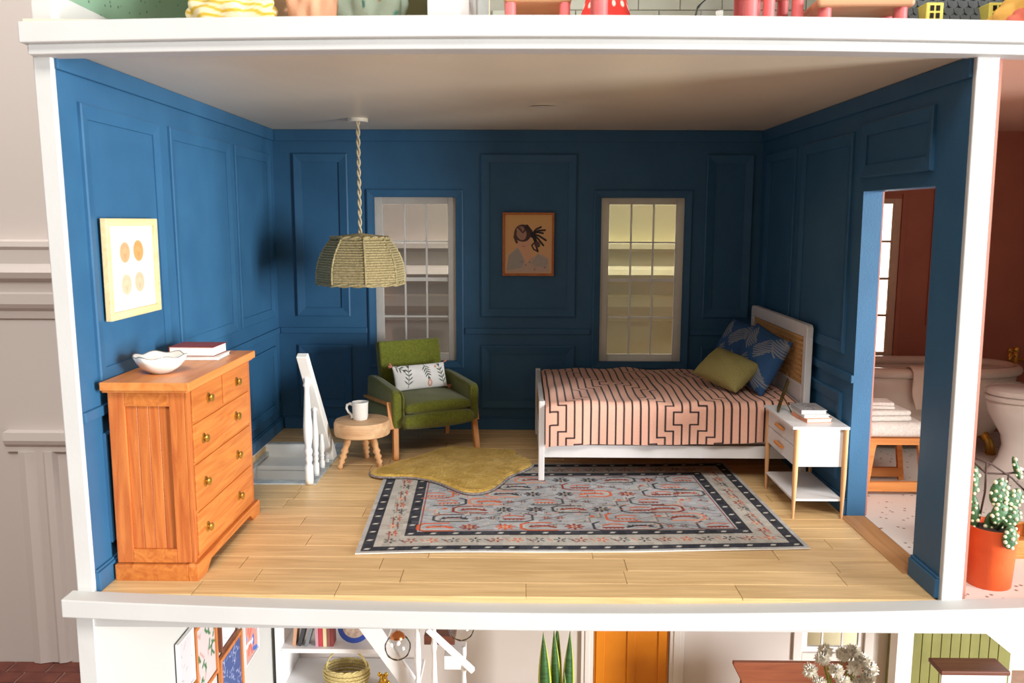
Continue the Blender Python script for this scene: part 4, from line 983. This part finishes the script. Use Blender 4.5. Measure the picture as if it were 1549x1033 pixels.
MB().tube([(.015, -.02, .34), (.01, -.09, .41), (.012, -.145, .40)], .012, 8).build('stem', LEAF, t, smooth='all')
TW = mat('dark_twig', (70, 50, 44), .8)
for pts in ([(-.14, .05, .76), (-.02, .03, .72), (.10, .02, .64), (.22, .0, .52)], [(-.13, .06, .74), (-.04, .05, .66), (.05, .03, .66), (.2, .03, .68)], [(-.07, .03, .34), (-.045, .03, .55), (-.05, .03, .73)], [(.06, .03, .34), (.075, .03, .5), (.08, .02, .66)]):
    MB().tube(pts, .006, 6).build('twig', TW, t, smooth='all')
t = thing('wooden_tray', 'brown wooden tray on the bathroom floor right of the orange pot', 'tray', (5.62, .75, 0))
MB().box(-.16, .25, -.16, .2, .0, .03).build('base', OAKX, t, bevel=.004)
for a in ((-.16, .25, -.16, -.13), (-.16, .25, .17, .2), (-.16, -.13, -.13, .17), (.22, .25, -.13, .17)): MB().box(*a, .03, .12).build('side', OAKX, t, bevel=.004)

# ------------------------------------------------------------------ upper storey
UZ = 3.12
struct('floor_upper', MB().box(-.09, 7.6, -.02, D + .1, UZ - .1, UZ), WHITE, 'white floor board of the upper storey', warp=False)
GW = mat('green_spotted_wallpaper', (70, 96, 84), .7, (134, 168, 142), (20, 20, 20), kind='voronoi', lo=.12, hi=.2)
wul = struct('wall_upper_left', MB().box(-.085, 0, -.0, D, UZ, 5.6), GW, 'green spotted wallpaper on the upper left wall', warp=False)
struct('baseboard_upper_left', MB().box(0, .03, .0, D, UZ, UZ + .16), WHITE, 'white baseboard of the upper room', warp=False)
struct('trim_9', MB().box(-.095, -.0, -.03, .0, UZ, 5.6), WHITE, 'white front edge of the upper left wall', warp=False)
struct('wall_upper_back', MB().box(0, 1.80, D, D + .1, UZ, 5.6), mat('upper_beige_wall', (186, 174, 136), .7), 'beige back wall of the upper left room', warp=False)
struct('trim_10', MB().box(1.96, 2.13, -.03, D, UZ, 5.6), WHITE, 'white upper dividing wall edge', warp=False)
wub = struct('wall_upper_back.001', MB().box(2.14, 7.6, D, D + .1, UZ, 5.6), mat('tile_grout', (196, 192, 176), .7), 'pale tiled back wall of the upper right room', warp=False)
TL = mat('pale_wall_tile', (226, 226, 210), .25, (220, 220, 204), (3, 3, 3), vary=.03)
tm = MB().box(-.196, .196, -.02, 0, -.096, .096); t0 = None
for j in range(5):
    for i in range(13):
        x = 2.36 + i * .4 + (j % 2) * .2; z = 3.62 + j * .2
        if t0 is None: t0 = tm.build('tile', TL, wub, bevel=.005, seg=1); o = t0
        else: o = t0.copy(); COL.objects.link(o)
        o.location = (x, D, z)
struct('wall_upper_right', MB().box(7.6, 7.7, 0, D, -.1, 5.6), WHITE, 'white right end wall of the dollhouse', warp=False)
struct('roof_upper', MB().box(-.09, 7.7, 0, D + .1, 5.6, 5.7), WHITE, 'white board above the upper storey', warp=False)
# crumpled fabrics, upper left
def cloth_lump(name, label, loc, sx, sy, sz, cvf, seed, cat='fabric'):
    c = cvf; r4 = np.random.RandomState(seed); a = c.X / c.w * 2 * PI; b = c.Y / c.h * PI / 2
    q = 1 + .10 * np.sin(3 * a + seed) * np.cos(b) + .06 * np.sin(7 * a + 2 * b * 3 + seed) + .04 * np.sin(11 * a - 5 * b)
    pos = np.stack([sx * np.cos(b) ** .6 * np.cos(a) * q, sy * np.cos(b) ** .6 * np.sin(a) * q, sz * np.sin(b) * (q ** .5) + .004], -1)
    o = grid_obj(name, c, pos, painted('crumpled_cotton', .9, .3, 120)); o.location = loc; return tag(o, label, cat)
def lift(o):     # bundles swell outwards above the floor like a heap held in a tie
    me = o.data
    for v in me.vertices:
        k = .62 + .5 * min(1, v.co.z / .25); v.co.x *= k; v.co.y *= k
c = Canvas(1, .3, 160, 40, (226, 214, 180)); 
for k in range(7): c.line([(i / 40, .02 + k * .043 + .012 * math.sin(i * .9 + k)) for i in range(41)], .014, (206, 168, 50))
o = cloth_lump('folded_fabric', 'cream fabric with yellow wavy stripes at the left of the upper floor', (.84, .24, UZ), .30, .15, .22, c, 1); lift(o)
c = Canvas(1, .3, 160, 40, (150, 120, 92))
for k in range(60): x, y = random.random(), random.random() * .3; c.line([(x, y), (x + random.uniform(-.06, .06), y + random.uniform(-.03, .03))], .012, random.choice([(196, 96, 66), (224, 200, 160), (120, 128, 66), (232, 180, 150), (86, 66, 52)]))
o = cloth_lump('folded_fabric', 'brown and rust floral fabric heap on the upper floor', (1.08, .62, UZ), .36, .15, .40, c, 2); lift(o)
c = Canvas(1, .3, 80, 30, (216, 160, 128)); o = cloth_lump('folded_fabric', 'plain peach fabric fold on the upper floor', (1.29, .30, UZ), .15, .12, .36, c, 3); lift(o)
c = Canvas(1, .3, 160, 40, (176, 192, 176))
for k in range(40): x, y = random.random(), random.random() * .3; c.line([(x, y), (x + random.uniform(-.04, .04), y + random.uniform(-.03, .03))], .01, random.choice([(70, 150, 140), (50, 110, 100), (236, 226, 196), (160, 90, 40)]))
o = cloth_lump('folded_fabric', 'pale aqua patterned fabric with a gold edge on the upper floor', (1.56, .62, UZ), .22, .2, .42, c, 4); lift(o)
me = o.data
# pink legged furniture
PINK = mat('pink_paint', (228, 118, 118), .45, (222, 110, 110), (6, 6, 6)); PEACHW = woodmat('peach_wood', (206, 156, 118), (192, 140, 104), 'x', .5, .0)
def pink_seat(name, label, cat, loc, w, d, h, r, rz=0, group=None, zt=.07, inset_=.04):
    t = thing(name, label, cat, loc, rz, group)
    MB().box(-w / 2, w / 2, -d / 2, d / 2, h, h + zt).build('seat', PEACHW, t, bevel=.02, seg=3)
    for sx in (-1, 1):
        for sy in (-1, 1): MB().tube([(sx * (w / 2 - inset_), sy * (d / 2 - inset_), 0), (sx * (w / 2 - inset_), sy * (d / 2 - inset_), h)], r, 14).build('leg', PINK, t, smooth=True)
    return t
t = pink_seat('toy_stool', 'peach wood stool with pink legs at the left of the pink furniture', 'stool', (2.54, .78, UZ), .40, .40, .27, .032)
MB().box(-.20, .20, .19, .21, .02, .30).build('back_panel', PEACHW, t, bevel=.005)
pink_seat('toy_table', 'pink legged table beside the red spotted skirt on the upper floor', 'table', (3.33, .62, UZ), .98, .34, .34, .042, zt=.05, inset_=.06)
pink_seat('toy_chair', 'slim chair with coral pink legs right of the table', 'chair', (3.95, .66, UZ), .24, .3, .32, .034, .08, inset_=.035)
t = pink_seat('toy_bench', 'cream seated bench with pink legs beside the grey roofed toy house', 'bench', (4.385, .55, UZ), .54, .34, .20, .035, -.05, zt=.05, inset_=.06)
# spotted skirt piece
cs = Canvas(1.0, .4, 220, 90, (222, 60, 52)); 
for i in range(16):
    for j in range(6): cs.ell((i + .5 * (j % 2)) / 16 + .01, .03 + j * .065, .014, .013, (246, 226, 210))
a = cs.X * 2 * PI; rr_ = .25 * (1 - cs.Y / .4 * .75); pos = np.stack([rr_ * np.cos(a) * (1 + .05 * np.sin(6 * a)), rr_ * np.sin(a) * (1 + .05 * np.sin(6 * a)), cs.Y * 1.6], -1)
o = grid_obj('toy_toadstool', cs, pos, painted('spotted_cloth', .8, .1)); o.location = (2.99, 1.12, UZ + .001); tag(o, 'red cone shaped fabric toy with white spots between pink legs', 'toy')
# glass cloche + leaf print hints behind
t = thing('glass_dome', 'clear glass dome over a dried pink leaf on the upper floor', 'glass dome', (3.72, 1.15, UZ))
MB().lathe([(.16, 0), (.165, .02), (.17, .25), (.14, .38), (.06, .45), (.002, .46)], 28, cap=False).build('dome', glassmat('clear_glass', (.96, .96, .97), .04, .05, 1.08), t, smooth='all')
MB().lathe([(.17, .0), (.17, .012), (.002, .014)], 24).build('base', WHITEF, t)
lf = MB()
for k in range(7): an = PI / 2 + (k - 3) * .35; lf.bar((0, 0, .05), (.11 * math.cos(an), 0, .16 + .13 * math.sin(an)), .02, .006)
lf.bar((0, 0, .012), (0, 0, .08), .012, .012); lf.build('leaf', mat('dried_pink', (216, 160, 140), .8), t)
# grey roofed toy house
t = thing('toy_house', 'small toy house with a dark grey shingled roof and yellow dormer windows', 'toy house', (4.99, .62, UZ))
MB().box(-.32, .42, -.02, .36, 0, .02).build('base', WHITEF, t)
SH = mat('grey_shingle', (84, 88, 90), .6, (72, 76, 78), (20, 20, 20))
MB().prism([(-.04, .02), (-.04, .05), (.18, .55), (.40, .05), (.40, .02)], -.33, .43, 'yz').build('roof', SH, t, bevel=.004)
sh0 = None; rf = [c_ for c_ in t.children if c_.name.startswith('roof')][0]
for j in range(8):
    for i in range(12):
        m_ = MB().prism([(-.028, .0), (-.028, -.03), (-.016, -.046), (0, -.052), (.016, -.046), (.028, -.03), (.028, 0)], 0, .007, 'xz') if sh0 is None else None
        if sh0 is None: sh0 = m_.build('shingle', SH, rf, bevel=0); o = sh0
        else: o = sh0.copy(); COL.objects.link(o)
        u = j * .045 + .07; o.location = (-.295 + i * .06 + (j % 2) * .03, -.04 + u * .44 - .012, .05 + u); o.rotation_euler = (-.41, 0, 0)
YW = mat('yellow_window', (222, 206, 96), .5)
for x in (-.155, .205):
    d = MB().box(x - .05, x + .05, -.075, .1, .15, .26).build('dormer', YW, t, bevel=.006)
    for i in (-1, 1):
        for k in (-1, 1): MB().box(x + i * .017 - .011, x + i * .017 + .011, -.078, -.072, .207 + k * .021 - .015, .207 + k * .021 + .015).build('pane', BLACKM, d)
# coral and mustard cloths
c = Canvas(1, .3, 60, 20, (214, 164, 82)); c.noise(3); o = cloth_lump('folded_cloth', 'mustard yellow cloth draped at the right of the toy house', (5.50, .42, UZ), .42, .12, .28, c, 6)
c = Canvas(1, .3, 60, 20, (214, 112, 92)); c.noise(3); o = cloth_lump('folded_cloth', 'coral red cloth under the mustard cloth on the upper floor', (5.42, .14, UZ), .42, .10, .15, c, 7)

# ------------------------------------------------------------------ lower storey
LZ = -3.2
LW = CREAMW
struct('wall_lower_left', MB().box(-.085, 0, 0, D, LZ, -.20), mat('lower_white_wall', (188, 188, 185), .6), 'white left wall of the lower room', warp=False)
struct('trim_11', MB().box(-.095, .0, -.03, .0, LZ, -.10), WHITE, 'white front edge post of the lower storey', warp=False)
LB = mat('lower_back_wall', (204, 194, 188), .7, (198, 188, 180), (1, 1, 1))
lwx = (5.46, 6.10); 
struct('wall_lower_back', MB().box(-.09, 3.24, D, D + .1, LZ, -.2).box(4.05, 5.46, D, D + .1, LZ, -.2).box(3.24, 4.05, D, D + .1, -1.2, -.2).box(6.10, 7.7, D, D + .1, LZ, -.2).box(5.46, 6.10, D, D + .1, LZ, -2.40).box(5.46, 6.10, D, D + .1, -1.0, -.2), LB, 'pale back wall of the lower room', warp=False)
struct('floor_lower', MB().box(-.09, 7.7, -.05, D + .1, LZ - .1, LZ), FLOORW, 'wood floor of the lower room', warp=False)
# orange door
dr = bpy.data.objects.new('door_1', None); COL.objects.link(dr); tag(dr, 'bright orange front door in the lower room', kind='structure')
OR = mat('orange_door_paint', (214, 128, 12), .5, (206, 120, 10), (4, 4, 4), bump=.06)
MB().box(3.25, 4.04, D - .005, D + .04, LZ, -1.2).build('door_leaf', OR, dr)
for a, b in ((3.27, 3.36), (3.60, 3.69), (3.93, 4.02)): MB().box(a, b, D - .018, D - .005, LZ, -1.22).build('stile', OR, dr, bevel=.004)
CS = mat('door_casing_paint', (214, 206, 200), .6)
for a, b in ((3.11, 3.24), (4.05, 4.20)):
    MB().box(a, b, D - .035, D, LZ, -1.1).box(a + .04, b - .04, D - .045, D - .035, LZ, -1.1).build('door_casing', CS, dr, bevel=.004)
# lower window
lw = bpy.data.objects.new('window_5', None); COL.objects.link(lw); tag(lw, 'small grid window behind the white flowers', kind='structure')
x0, x1, z0, z1 = 5.46, 6.10, -2.40, -1.0
MB().box(x0, x0 + .05, D, D + .04, z0, z1).box(x1 - .05, x1, D, D + .04, z0, z1).box(x0 + .05, x1 - .05, D, D + .04, z0, z0 + .05).box(x0 + .05, x1 - .05, D, D + .04, z1 - .05, z1).build('window_frame', WHITEF, lw)
for k in (1, 2): MB().box(x0 + (x1 - x0) * k / 3 - .01, x0 + (x1 - x0) * k / 3 + .01, D + .01, D + .03, z0 + .05, z1 - .05).build('glazing_bar', WHITEF, lw)
for k in (1, 2, 3): z = z0 + (z1 - z0) * k / 4; MB().box(x0 + .05, x1 - .05, D + .012, D + .028, z - .01, z + .01).build('glazing_bar', WHITEF, lw)
MB().box(x0 + .05, x1 - .05, D + .018, D + .022, z0 + .05, z1 - .05).build('pane', glassmat('clear_pane'), lw)
MB().box(x0 - .10, x0 - .01, D - .03, D, z0 - .1, z1).box(x1 + .01, x1 + .1, D - .03, D, z0 - .1, z1).box(x0 - .01, x1 + .01, D - .03, D, z0 - .1, z0 - .01).build('window_casing', CS, lw, bevel=.004)
# divider and green room
GP = mat('olive_boarding', (122, 120, 62), .7, (112, 110, 54), (4, 4, 4))
struct('trim_12', MB().box(5.33, 5.45, 1.5, 1.62, LZ, -.20), mat('divider_paint', (224, 216, 210), .6), 'white dividing post in the lower storey', warp=False)
wg = struct('wall_lower_green', MB().box(6.16, 6.165, 3.6, 3.60, LZ, LZ + .01), GP, 'olive boarded wall beside the lower stairs', warp=False) if False else None
gb = struct('wall_lower_right', MB().box(6.36, 7.6, 3.80, 3.9, LZ, -.20), GP, 'olive green boarded wall behind the lower stairs', warp=False)
for k in range(12): 
    a = 6.365 + k * .10; struct('board', MB().box(a, a + .095, 3.788, 3.80, LZ, -.28), GP, parent=gb, warp=False, bevel=.004, seg=1)
# white stairs with brown treads
t = thing('white_staircase', 'white staircase with dark brown treads at the lower right', 'staircase', (6.1, 2.3, 0))
BT = woodmat('brown_tread', (112, 66, 48), (92, 52, 38), 'x', .5, .0)
for k, (x, z) in enumerate(((.0, -1.74), (.22, -1.90), (.48, -2.05))):
    MB().box(x, x + .60, .0 - .25 * k, .24 - .25 * k, z - .02, z + .02).build('tread', BT, t, bevel=.01); MB().box(x + .02, x + .58, .02 - .25 * k, .05 - .25 * k, z - .3, z - .02).build('riser', WHITEF, t)
MB().prism([(.50, -1.50), (.80, -1.74), (1.45, -2.20), (1.45, -.9), (.50, -.9)], .30, .36, 'xz').build('stringer', WHITEF, t, bevel=.004)
# framed pictures on lower left wall
def lowpic(label, y0, y1, z0, z1, fw_, fm, cvf, nm='framed_print', rot=0):
    framed(nm, label, frameM((.012, (y0 + y1) / 2, (z0 + z1) / 2), (1, 0, 0)), y1 - y0, z1 - z0, fw_, .03, fm, cvf)
FO = woodmat('small_frame_wood', (196, 124, 70), (172, 100, 52), 'y', .5, 0)
def mk(w_, h_, bgc, n, cols_, r_=.02, ln=.05):
    c = Canvas(w_, h_, 60, 60, bgc)
    for k in range(n): x, y = random.uniform(.02, w_), random.uniform(.02, h_); c.line([(x, y), (x + random.uniform(-ln, ln), y + random.uniform(-ln, ln))], r_, random.choice(cols_))
    return c
lowpic('white framed grey pencil sketch, nearest on the lower left wall', 1.02, 1.29, -1.27, -.86, .01, WHITEF, mk(.25, .39, (190, 186, 190), 12, [(120, 116, 120), (170, 160, 164)], .004))
lowpic('orange wood framed print of a green plant on the lower left wall', 1.32, 1.76, -1.47, -.90, .03, FO, mk(.38, .5, (190, 180, 180), 26, [(70, 120, 76), (54, 100, 66), (180, 146, 142)], .02, .07))
lowpic('wood framed navy doodle print on the lower left wall', 1.80, 2.34, -1.92, -1.40, .035, FO, mk(.47, .45, (66, 82, 132), 70, [(196, 204, 226), (150, 160, 196)], .007, .05))
lowpic('dark wood framed pale sketch high on the lower left wall', 1.84, 2.22, -1.36, -1.08, .02, woodmat('dark_frame', (120, 72, 52), (96, 56, 40), 'y', .5, 0), mk(.34, .24, (228, 220, 222), 14, [(150, 144, 160), (200, 186, 186)], .005))
lowpic('unframed looking coral and blue scalloped print on the lower left wall', 2.40, 2.78, -1.80, -1.33, .008, WHITEF, mk(.36, .45, (196, 140, 130), 16, [(218, 104, 86), (70, 104, 180), (120, 150, 206), (228, 214, 214)], .04, .1))
lowpic('orange framed coral print at the bottom edge of the lower left wall', 1.00, 1.29, -1.60, -1.31, .03, FO, mk(.23, .23, (222, 140, 110), 10, [(206, 110, 80), (230, 180, 150)], .02))
# shelf unit
t = thing('shelf_unit', 'white built-in shelves in the lower left corner', 'shelf', (.1, 3.25, 0))
for z in (-2.07, -2.50, -2.95): MB().box(.0, 1.35 if z < -2.3 else 1.02, .0, .62, z - .045, z).build('shelf', WHITEF, t, bevel=.004)
MB().box(-.06, .0, .0, .64, LZ, -1.5).build('side_panel', WHITEF, t, bevel=.004)
for (x, w_, h_, c_, lean, lb) in ((.10, .03, .2, (196, 150, 120), .1, 'tan book leaning at the left of the shelf'), (.15, .035, .21, (60, 60, 64), .25, 'black book leaning on the tan book'), (.22, .03, .2, (120, 124, 130), .3, 'grey book leaning on the black book'), (.33, .028, .22, (196, 150, 160), 0, 'pale pink upright book on the shelf'), (.362, .04, .21, (190, 60, 74), 0, 'crimson upright book on the shelf'), (.406, .035, .2, (232, 214, 170), 0, 'cream upright book on the shelf'), (.445, .03, .21, (150, 90, 84), 0, 'brown upright book on the shelf'), (.478, .028, .19, (140, 60, 60), 0, 'dark red book at the right of the row')):
    b = thing('book', lb, 'book', (.1 + x, 3.30, -2.069 + w_ * math.sin(lean)), 0, 'books on the lower shelf'); b.rotation_euler = (0, lean, 0)
    m_ = mat('cover_' + str(c_), c_, .5)
    MB().box(0, .003, 0, .14, 0, h_).box(w_ - .003, w_, 0, .14, 0, h_).box(.003, w_ - .003, 0, .003, 0, h_).build('cover', m_, b); MB().box(.003, w_ - .003, .004, .135, .004, h_ - .005).build('pages', PAPER, b)
cvd = Canvas(.34, .34, 60, 60, (52, 78, 168)); cvd.ell(.17, .17, .13, .13, (222, 200, 180)); [cvd.line([(.08, y), (.26, y + .02)], .008, (176, 150, 140)) for y in (.1, .14, .18, .22)]
t = thing('plate', 'round blue rimmed plate standing on the lower shelf', 'plate', M=frameM((.80, 3.42, -1.905), (.15, -1, .25)))
MB().lathe([(.08, -.01), (.165, .012), (.168, .018), (.10, .004), (.002, .002)], 36).build('dish', mat('blue_glaze', (60, 88, 178), .2), t, smooth=True)
MB().lathe([(.12, .011), (.002, .010)], 36, cap=False).build('centre', mat('plate_centre', (226, 208, 190), .3, (190, 160, 146), (40, 40, 40)), t)
# basket
WK = mat('wicker', (226, 210, 150), .8, (190, 168, 104), (60, 60, 60), bump=.5, bscale=120)
t = thing('basket', 'pale woven basket with a tall handle on the lower shelf', 'basket', (.72, 3.36, -2.50))
bs = MB()
for k in range(10):
    r_ = .165 + .028 * math.sin(k / 9 * 2.2); n = 64
    bs.tube([(1.15 * (r_ + .006 * (1 if (i + k) % 2 else -1)) * math.cos(2 * PI * i / n), .8 * (r_ + .006 * (1 if (i + k) % 2 else -1)) * math.sin(2 * PI * i / n), .012 + k * .018) for i in range(0, n, 2)], .010, 6, closed=True)
bs.lathe([(.15, .0), (.15, .01), (.002, .011)], 24, Matrix.Diagonal((1.15, .8, 1, 1))); bs.build('woven_body', WK, t, smooth='all')
bs = MB(); rope_ring(bs, .19, .19, .011, n=24, twist=True, per=3); o = bs.build('braided_rim', WK, t, smooth='all'); o.scale = (1.12, .8, 1)
for q in (-.012, .012): MB().tube([(.2 * math.cos(a), q, .17 + .205 * math.sin(a)) for a in np.linspace(0, PI, 20)], .007, 6).build('handle', WK, t, smooth='all')
# gold figurine
GOLD = mat('shiny_gold', (214, 170, 70), .12, metal=1)
t = thing('gold_figurine', 'shiny gold balloon animal figurine on the lower shelf', 'figurine', (1.10, 3.30, -2.499))
MB().ball((0, 0, .085), .042, 14, (1, 1.2, 1)).build('body', GOLD, t, smooth='all'); MB().ball((0, -.05, .14), .03, 12).ball((0, -.085, .13), .018, 10).build('head', GOLD, t, smooth='all')
for sx in (-1, 1):
    MB().ball((sx * .033, -.045, .165), .02, 10, (1, .6, 1.2)).build('ear', GOLD, t, smooth='all')
    for y in (-.035, .035): MB().ball((sx * .038, y, .028), .024, 10, (.9, 1, 1.2)).build('leg', GOLD, t, smooth='all')
# lower stair stringer, balusters
t = thing('lower_staircase', 'white staircase stringer with turned balusters under the bedroom', 'staircase', (0, 0, 0))
MB().prism([(.86, -1.62), (1.06, -1.62), (1.50, -2.30), (1.50, -3.1), (1.42, -3.1), (1.42, -2.44)], 2.98, 3.04, 'xz').build('stringer', WHITEF, t, bevel=.004)
MB().box(1.42, 1.75, 2.7, 3.0, -2.38, -2.34).build('tread', WHITEF, t, bevel=.004)
for x, y, zb_, h_ in ((1.50, 2.85, -2.34, 1.0), (1.66, 2.8, -2.9, 1.4), (1.93, 2.9, -2.9, 1.05)):
    mb = MB(); r_ = .034; pr = [(r_, 0), (r_, .1 * h_), (r_ * .6, .14 * h_), (r_ * .9, .17 * h_), (r_ * .6, .2 * h_), (r_ * 1.0, .35 * h_), (r_ * .9, .5 * h_), (r_ * .55, .75 * h_), (r_ * .9, .8 * h_), (r_ * .6, .83 * h_), (r_ * .6, h_)]
    mb.lathe(pr, 14, Matrix.Translation((x, y, zb_))).build('baluster', WHITEF, t, smooth='all')
MB().bar((1.60, 2.8, -1.62), (2.02, 2.85, -2.06), .05, .06).build('handrail', WHITEF, t, bevel=.006)
MB().box(1.52, 1.82, 3.2, 3.5, -1.99, -1.9).build('landing_edge', BT, t, bevel=.004); MB().box(1.72, 1.92, 3.15, 3.45, -2.22, -2.08).build('step', WHITEF, t, bevel=.004)
# globes
CG = glassmat('globe_glass', (.96, .96, .95), .07, .08, 1.12); COP = mat('copper', (206, 130, 80), .25, metal=1)
g0 = thing('glass_pendant', 'clear glass globe pendant with copper cap, lowest of the three under the bedroom', 'lamp', (1.565, 1.2, -.955), 0, 'glass globe pendants')
MB().lathe([(.045, .083), (.07, .066), (.095, .02), (.096, -.01), (.08, -.055), (.045, -.086), (.002, -.097)], 28, cap=False).build('globe', CG, g0, smooth='all')
MB().lathe([(.055, .076), (.05, .095), (.025, .115), (.012, .12)], 24).build('cap', COP, g0, smooth=True)
MB().tube([(0, 0, .115), (0, 0, .695)], .005, 8).build('cord', mat('cord_brown', (150, 120, 96), .7), g0); MB().ball((0, 0, .03), .022, 10).build('bulb', WHITEF, g0, smooth='all')
g1 = copy_tree(g0); g1.location = (2.03, 1.2, -.80); g1['label'] = 'clear glass globe pendant at the right, in front of the lower handrail'
g2 = copy_tree(g0); g2.location = (1.43, 1.35, -.765); g2['label'] = 'clear glass globe pendant mostly hidden behind the front board, at the left'
for g_, zz_ in ((g1, -.80), (g2, -.765)):
    for ch in g_.children:
        if ch.name.startswith('cord'): ch.scale = (1, 1, (-.20 - zz_) / .695); ch.location = (0, 0, 0)
for ch in g0.children:
    if ch.name.startswith('cord'): ch.scale = (1, 1, (-.20 + .955) / .695)
# snake plant
t = thing('snake_plant', 'snake plant with upright yellow edged leaves beside the orange door', 'plant', (2.82, 3.2, LZ))
MB().lathe([(.14, 0), (.16, .25), (.15, .25), (.13, .22), (.002, .22)], 24).build('pot', WHITEF, t, smooth=True)
SG = mat('snake_green', (62, 112, 52), .45, (40, 80, 42), (10, 10, 50)); SY = mat('snake_yellow', (196, 200, 80), .5)
for (bx, tx, tz, w_, y_) in ((-.09, -.135, 1.36, .11, -.02), (.0, .005, 1.42, .09, .05), (.02, -.03, 1.38, .09, .0), (.10, .125, 1.38, .10, -.03), (.07, .07, 1.00, .06, -.09)):
    def blade(wd, th, zoff):
        mb = MB(); n = 12; vs = []
        for k in range(n + 1):
            u = k / n; ww = wd * (.75 + .5 * math.sin(PI * min(u * 1.1, 1) * .9)) * (1 - u ** 5) / 2 + .001; x = bx + (tx - bx) * u; z = .2 + (tz - .2) * u
            vs += [(x - ww, y_ + zoff, z), (x + ww, y_ + zoff, z), (x + ww * .9, y_ + zoff + th, z), (x, y_ + zoff + th * 1.6, z), (x - ww * .9, y_ + zoff + th, z)]
        fs = [(k * 5 + j, k * 5 + (j + 1) % 5, (k + 1) * 5 + (j + 1) % 5, (k + 1) * 5 + j) for k in range(n) for j in range(5)] + [(0, 1, 2, 3, 4), tuple(range(n * 5, n * 5 + 5))]
        return mb.add(vs, fs)
    o = blade(w_, .012, 0).build('leaf', SY, t, smooth='all'); blade(w_ * .74, .014, -.004).build('leaf_centre', SG, o, smooth='all')
# brown cabinet
t = thing('brown_sideboard', 'reddish brown wooden settle back beside the white flowers', 'cabinet', (4.50, 2.95, LZ))
BRN = woodmat('red_brown_wood', (138, 76, 48), (118, 62, 40), 'x', .5, 0)
MB().prism([(.06, .3), (.06, 1.0), (-.02, 1.16), (-.02, 1.19), (1.3, 1.19), (1.3, .3)], 0, .05, 'xz').build('back_panel', BRN, t, bevel=.008)
MB().box(.0, 1.3, -.5, .0, .38, .44).build('seat', BRN, t, bevel=.008)
for x in (.02, 1.22):
    for y in (-.48, -.04): MB().box(x, x + .06, y, y + .06, 0, .38).build('leg', BRN, t)
# flowers
t = thing('flower_vase', 'bunch of white pompom flowers with green stems in a vase', 'flowers', (5.02, 1.8, -2.05))
MB().lathe([(.07, 0), (.10, .06), (.10, .16), (.05, .26), (.06, .30), (.05, .30), (.04, .26), (.002, .05)], 24).build('vase', CERAM, t, smooth='all')
PET = mat('white_petal', (248, 244, 234), .8, (236, 230, 216), (60, 60, 60)); STM = mat('stem_green', (126, 156, 46), .6)
fl = [(-.23, .60, .0), (-.13, .69, .03), (-.05, .64, -.07), (.04, .72, .04), (.10, .65, -.05), (.19, .68, .02), (.25, .62, .0), (-.17, .52, -.05), (.14, .53, -.07), (.0, .56, -.1), (.22, .55, -.03), (-.09, .73, .08), (.13, .74, .06)]
for k, (x, z, y) in enumerate(fl):
    MB().tube([(x * .12, y * .2, .15), (x * .3, y * .4, .38), (x, y, z)], .007, 6).build('stem', STM, t, smooth='all')
    p = MB(); r5 = random.Random(k); p.ball((x, y, z), .03, 10)
    for i in range(150):
        d = Vector((r5.gauss(0, 1), r5.gauss(0, 1), r5.gauss(0, 1) + .2)).normalized(); c0 = Vector((x, y, z)); q = d.orthogonal().normalized() * .011
        e = c0 + d * r5.uniform(.055, .075); n0 = c0 + d * .02; mid = c0 + d * .045; p.add([n0, mid + q, e, mid - q], [(0, 1, 2, 3)])
    p.build('flower_head', PET, t)
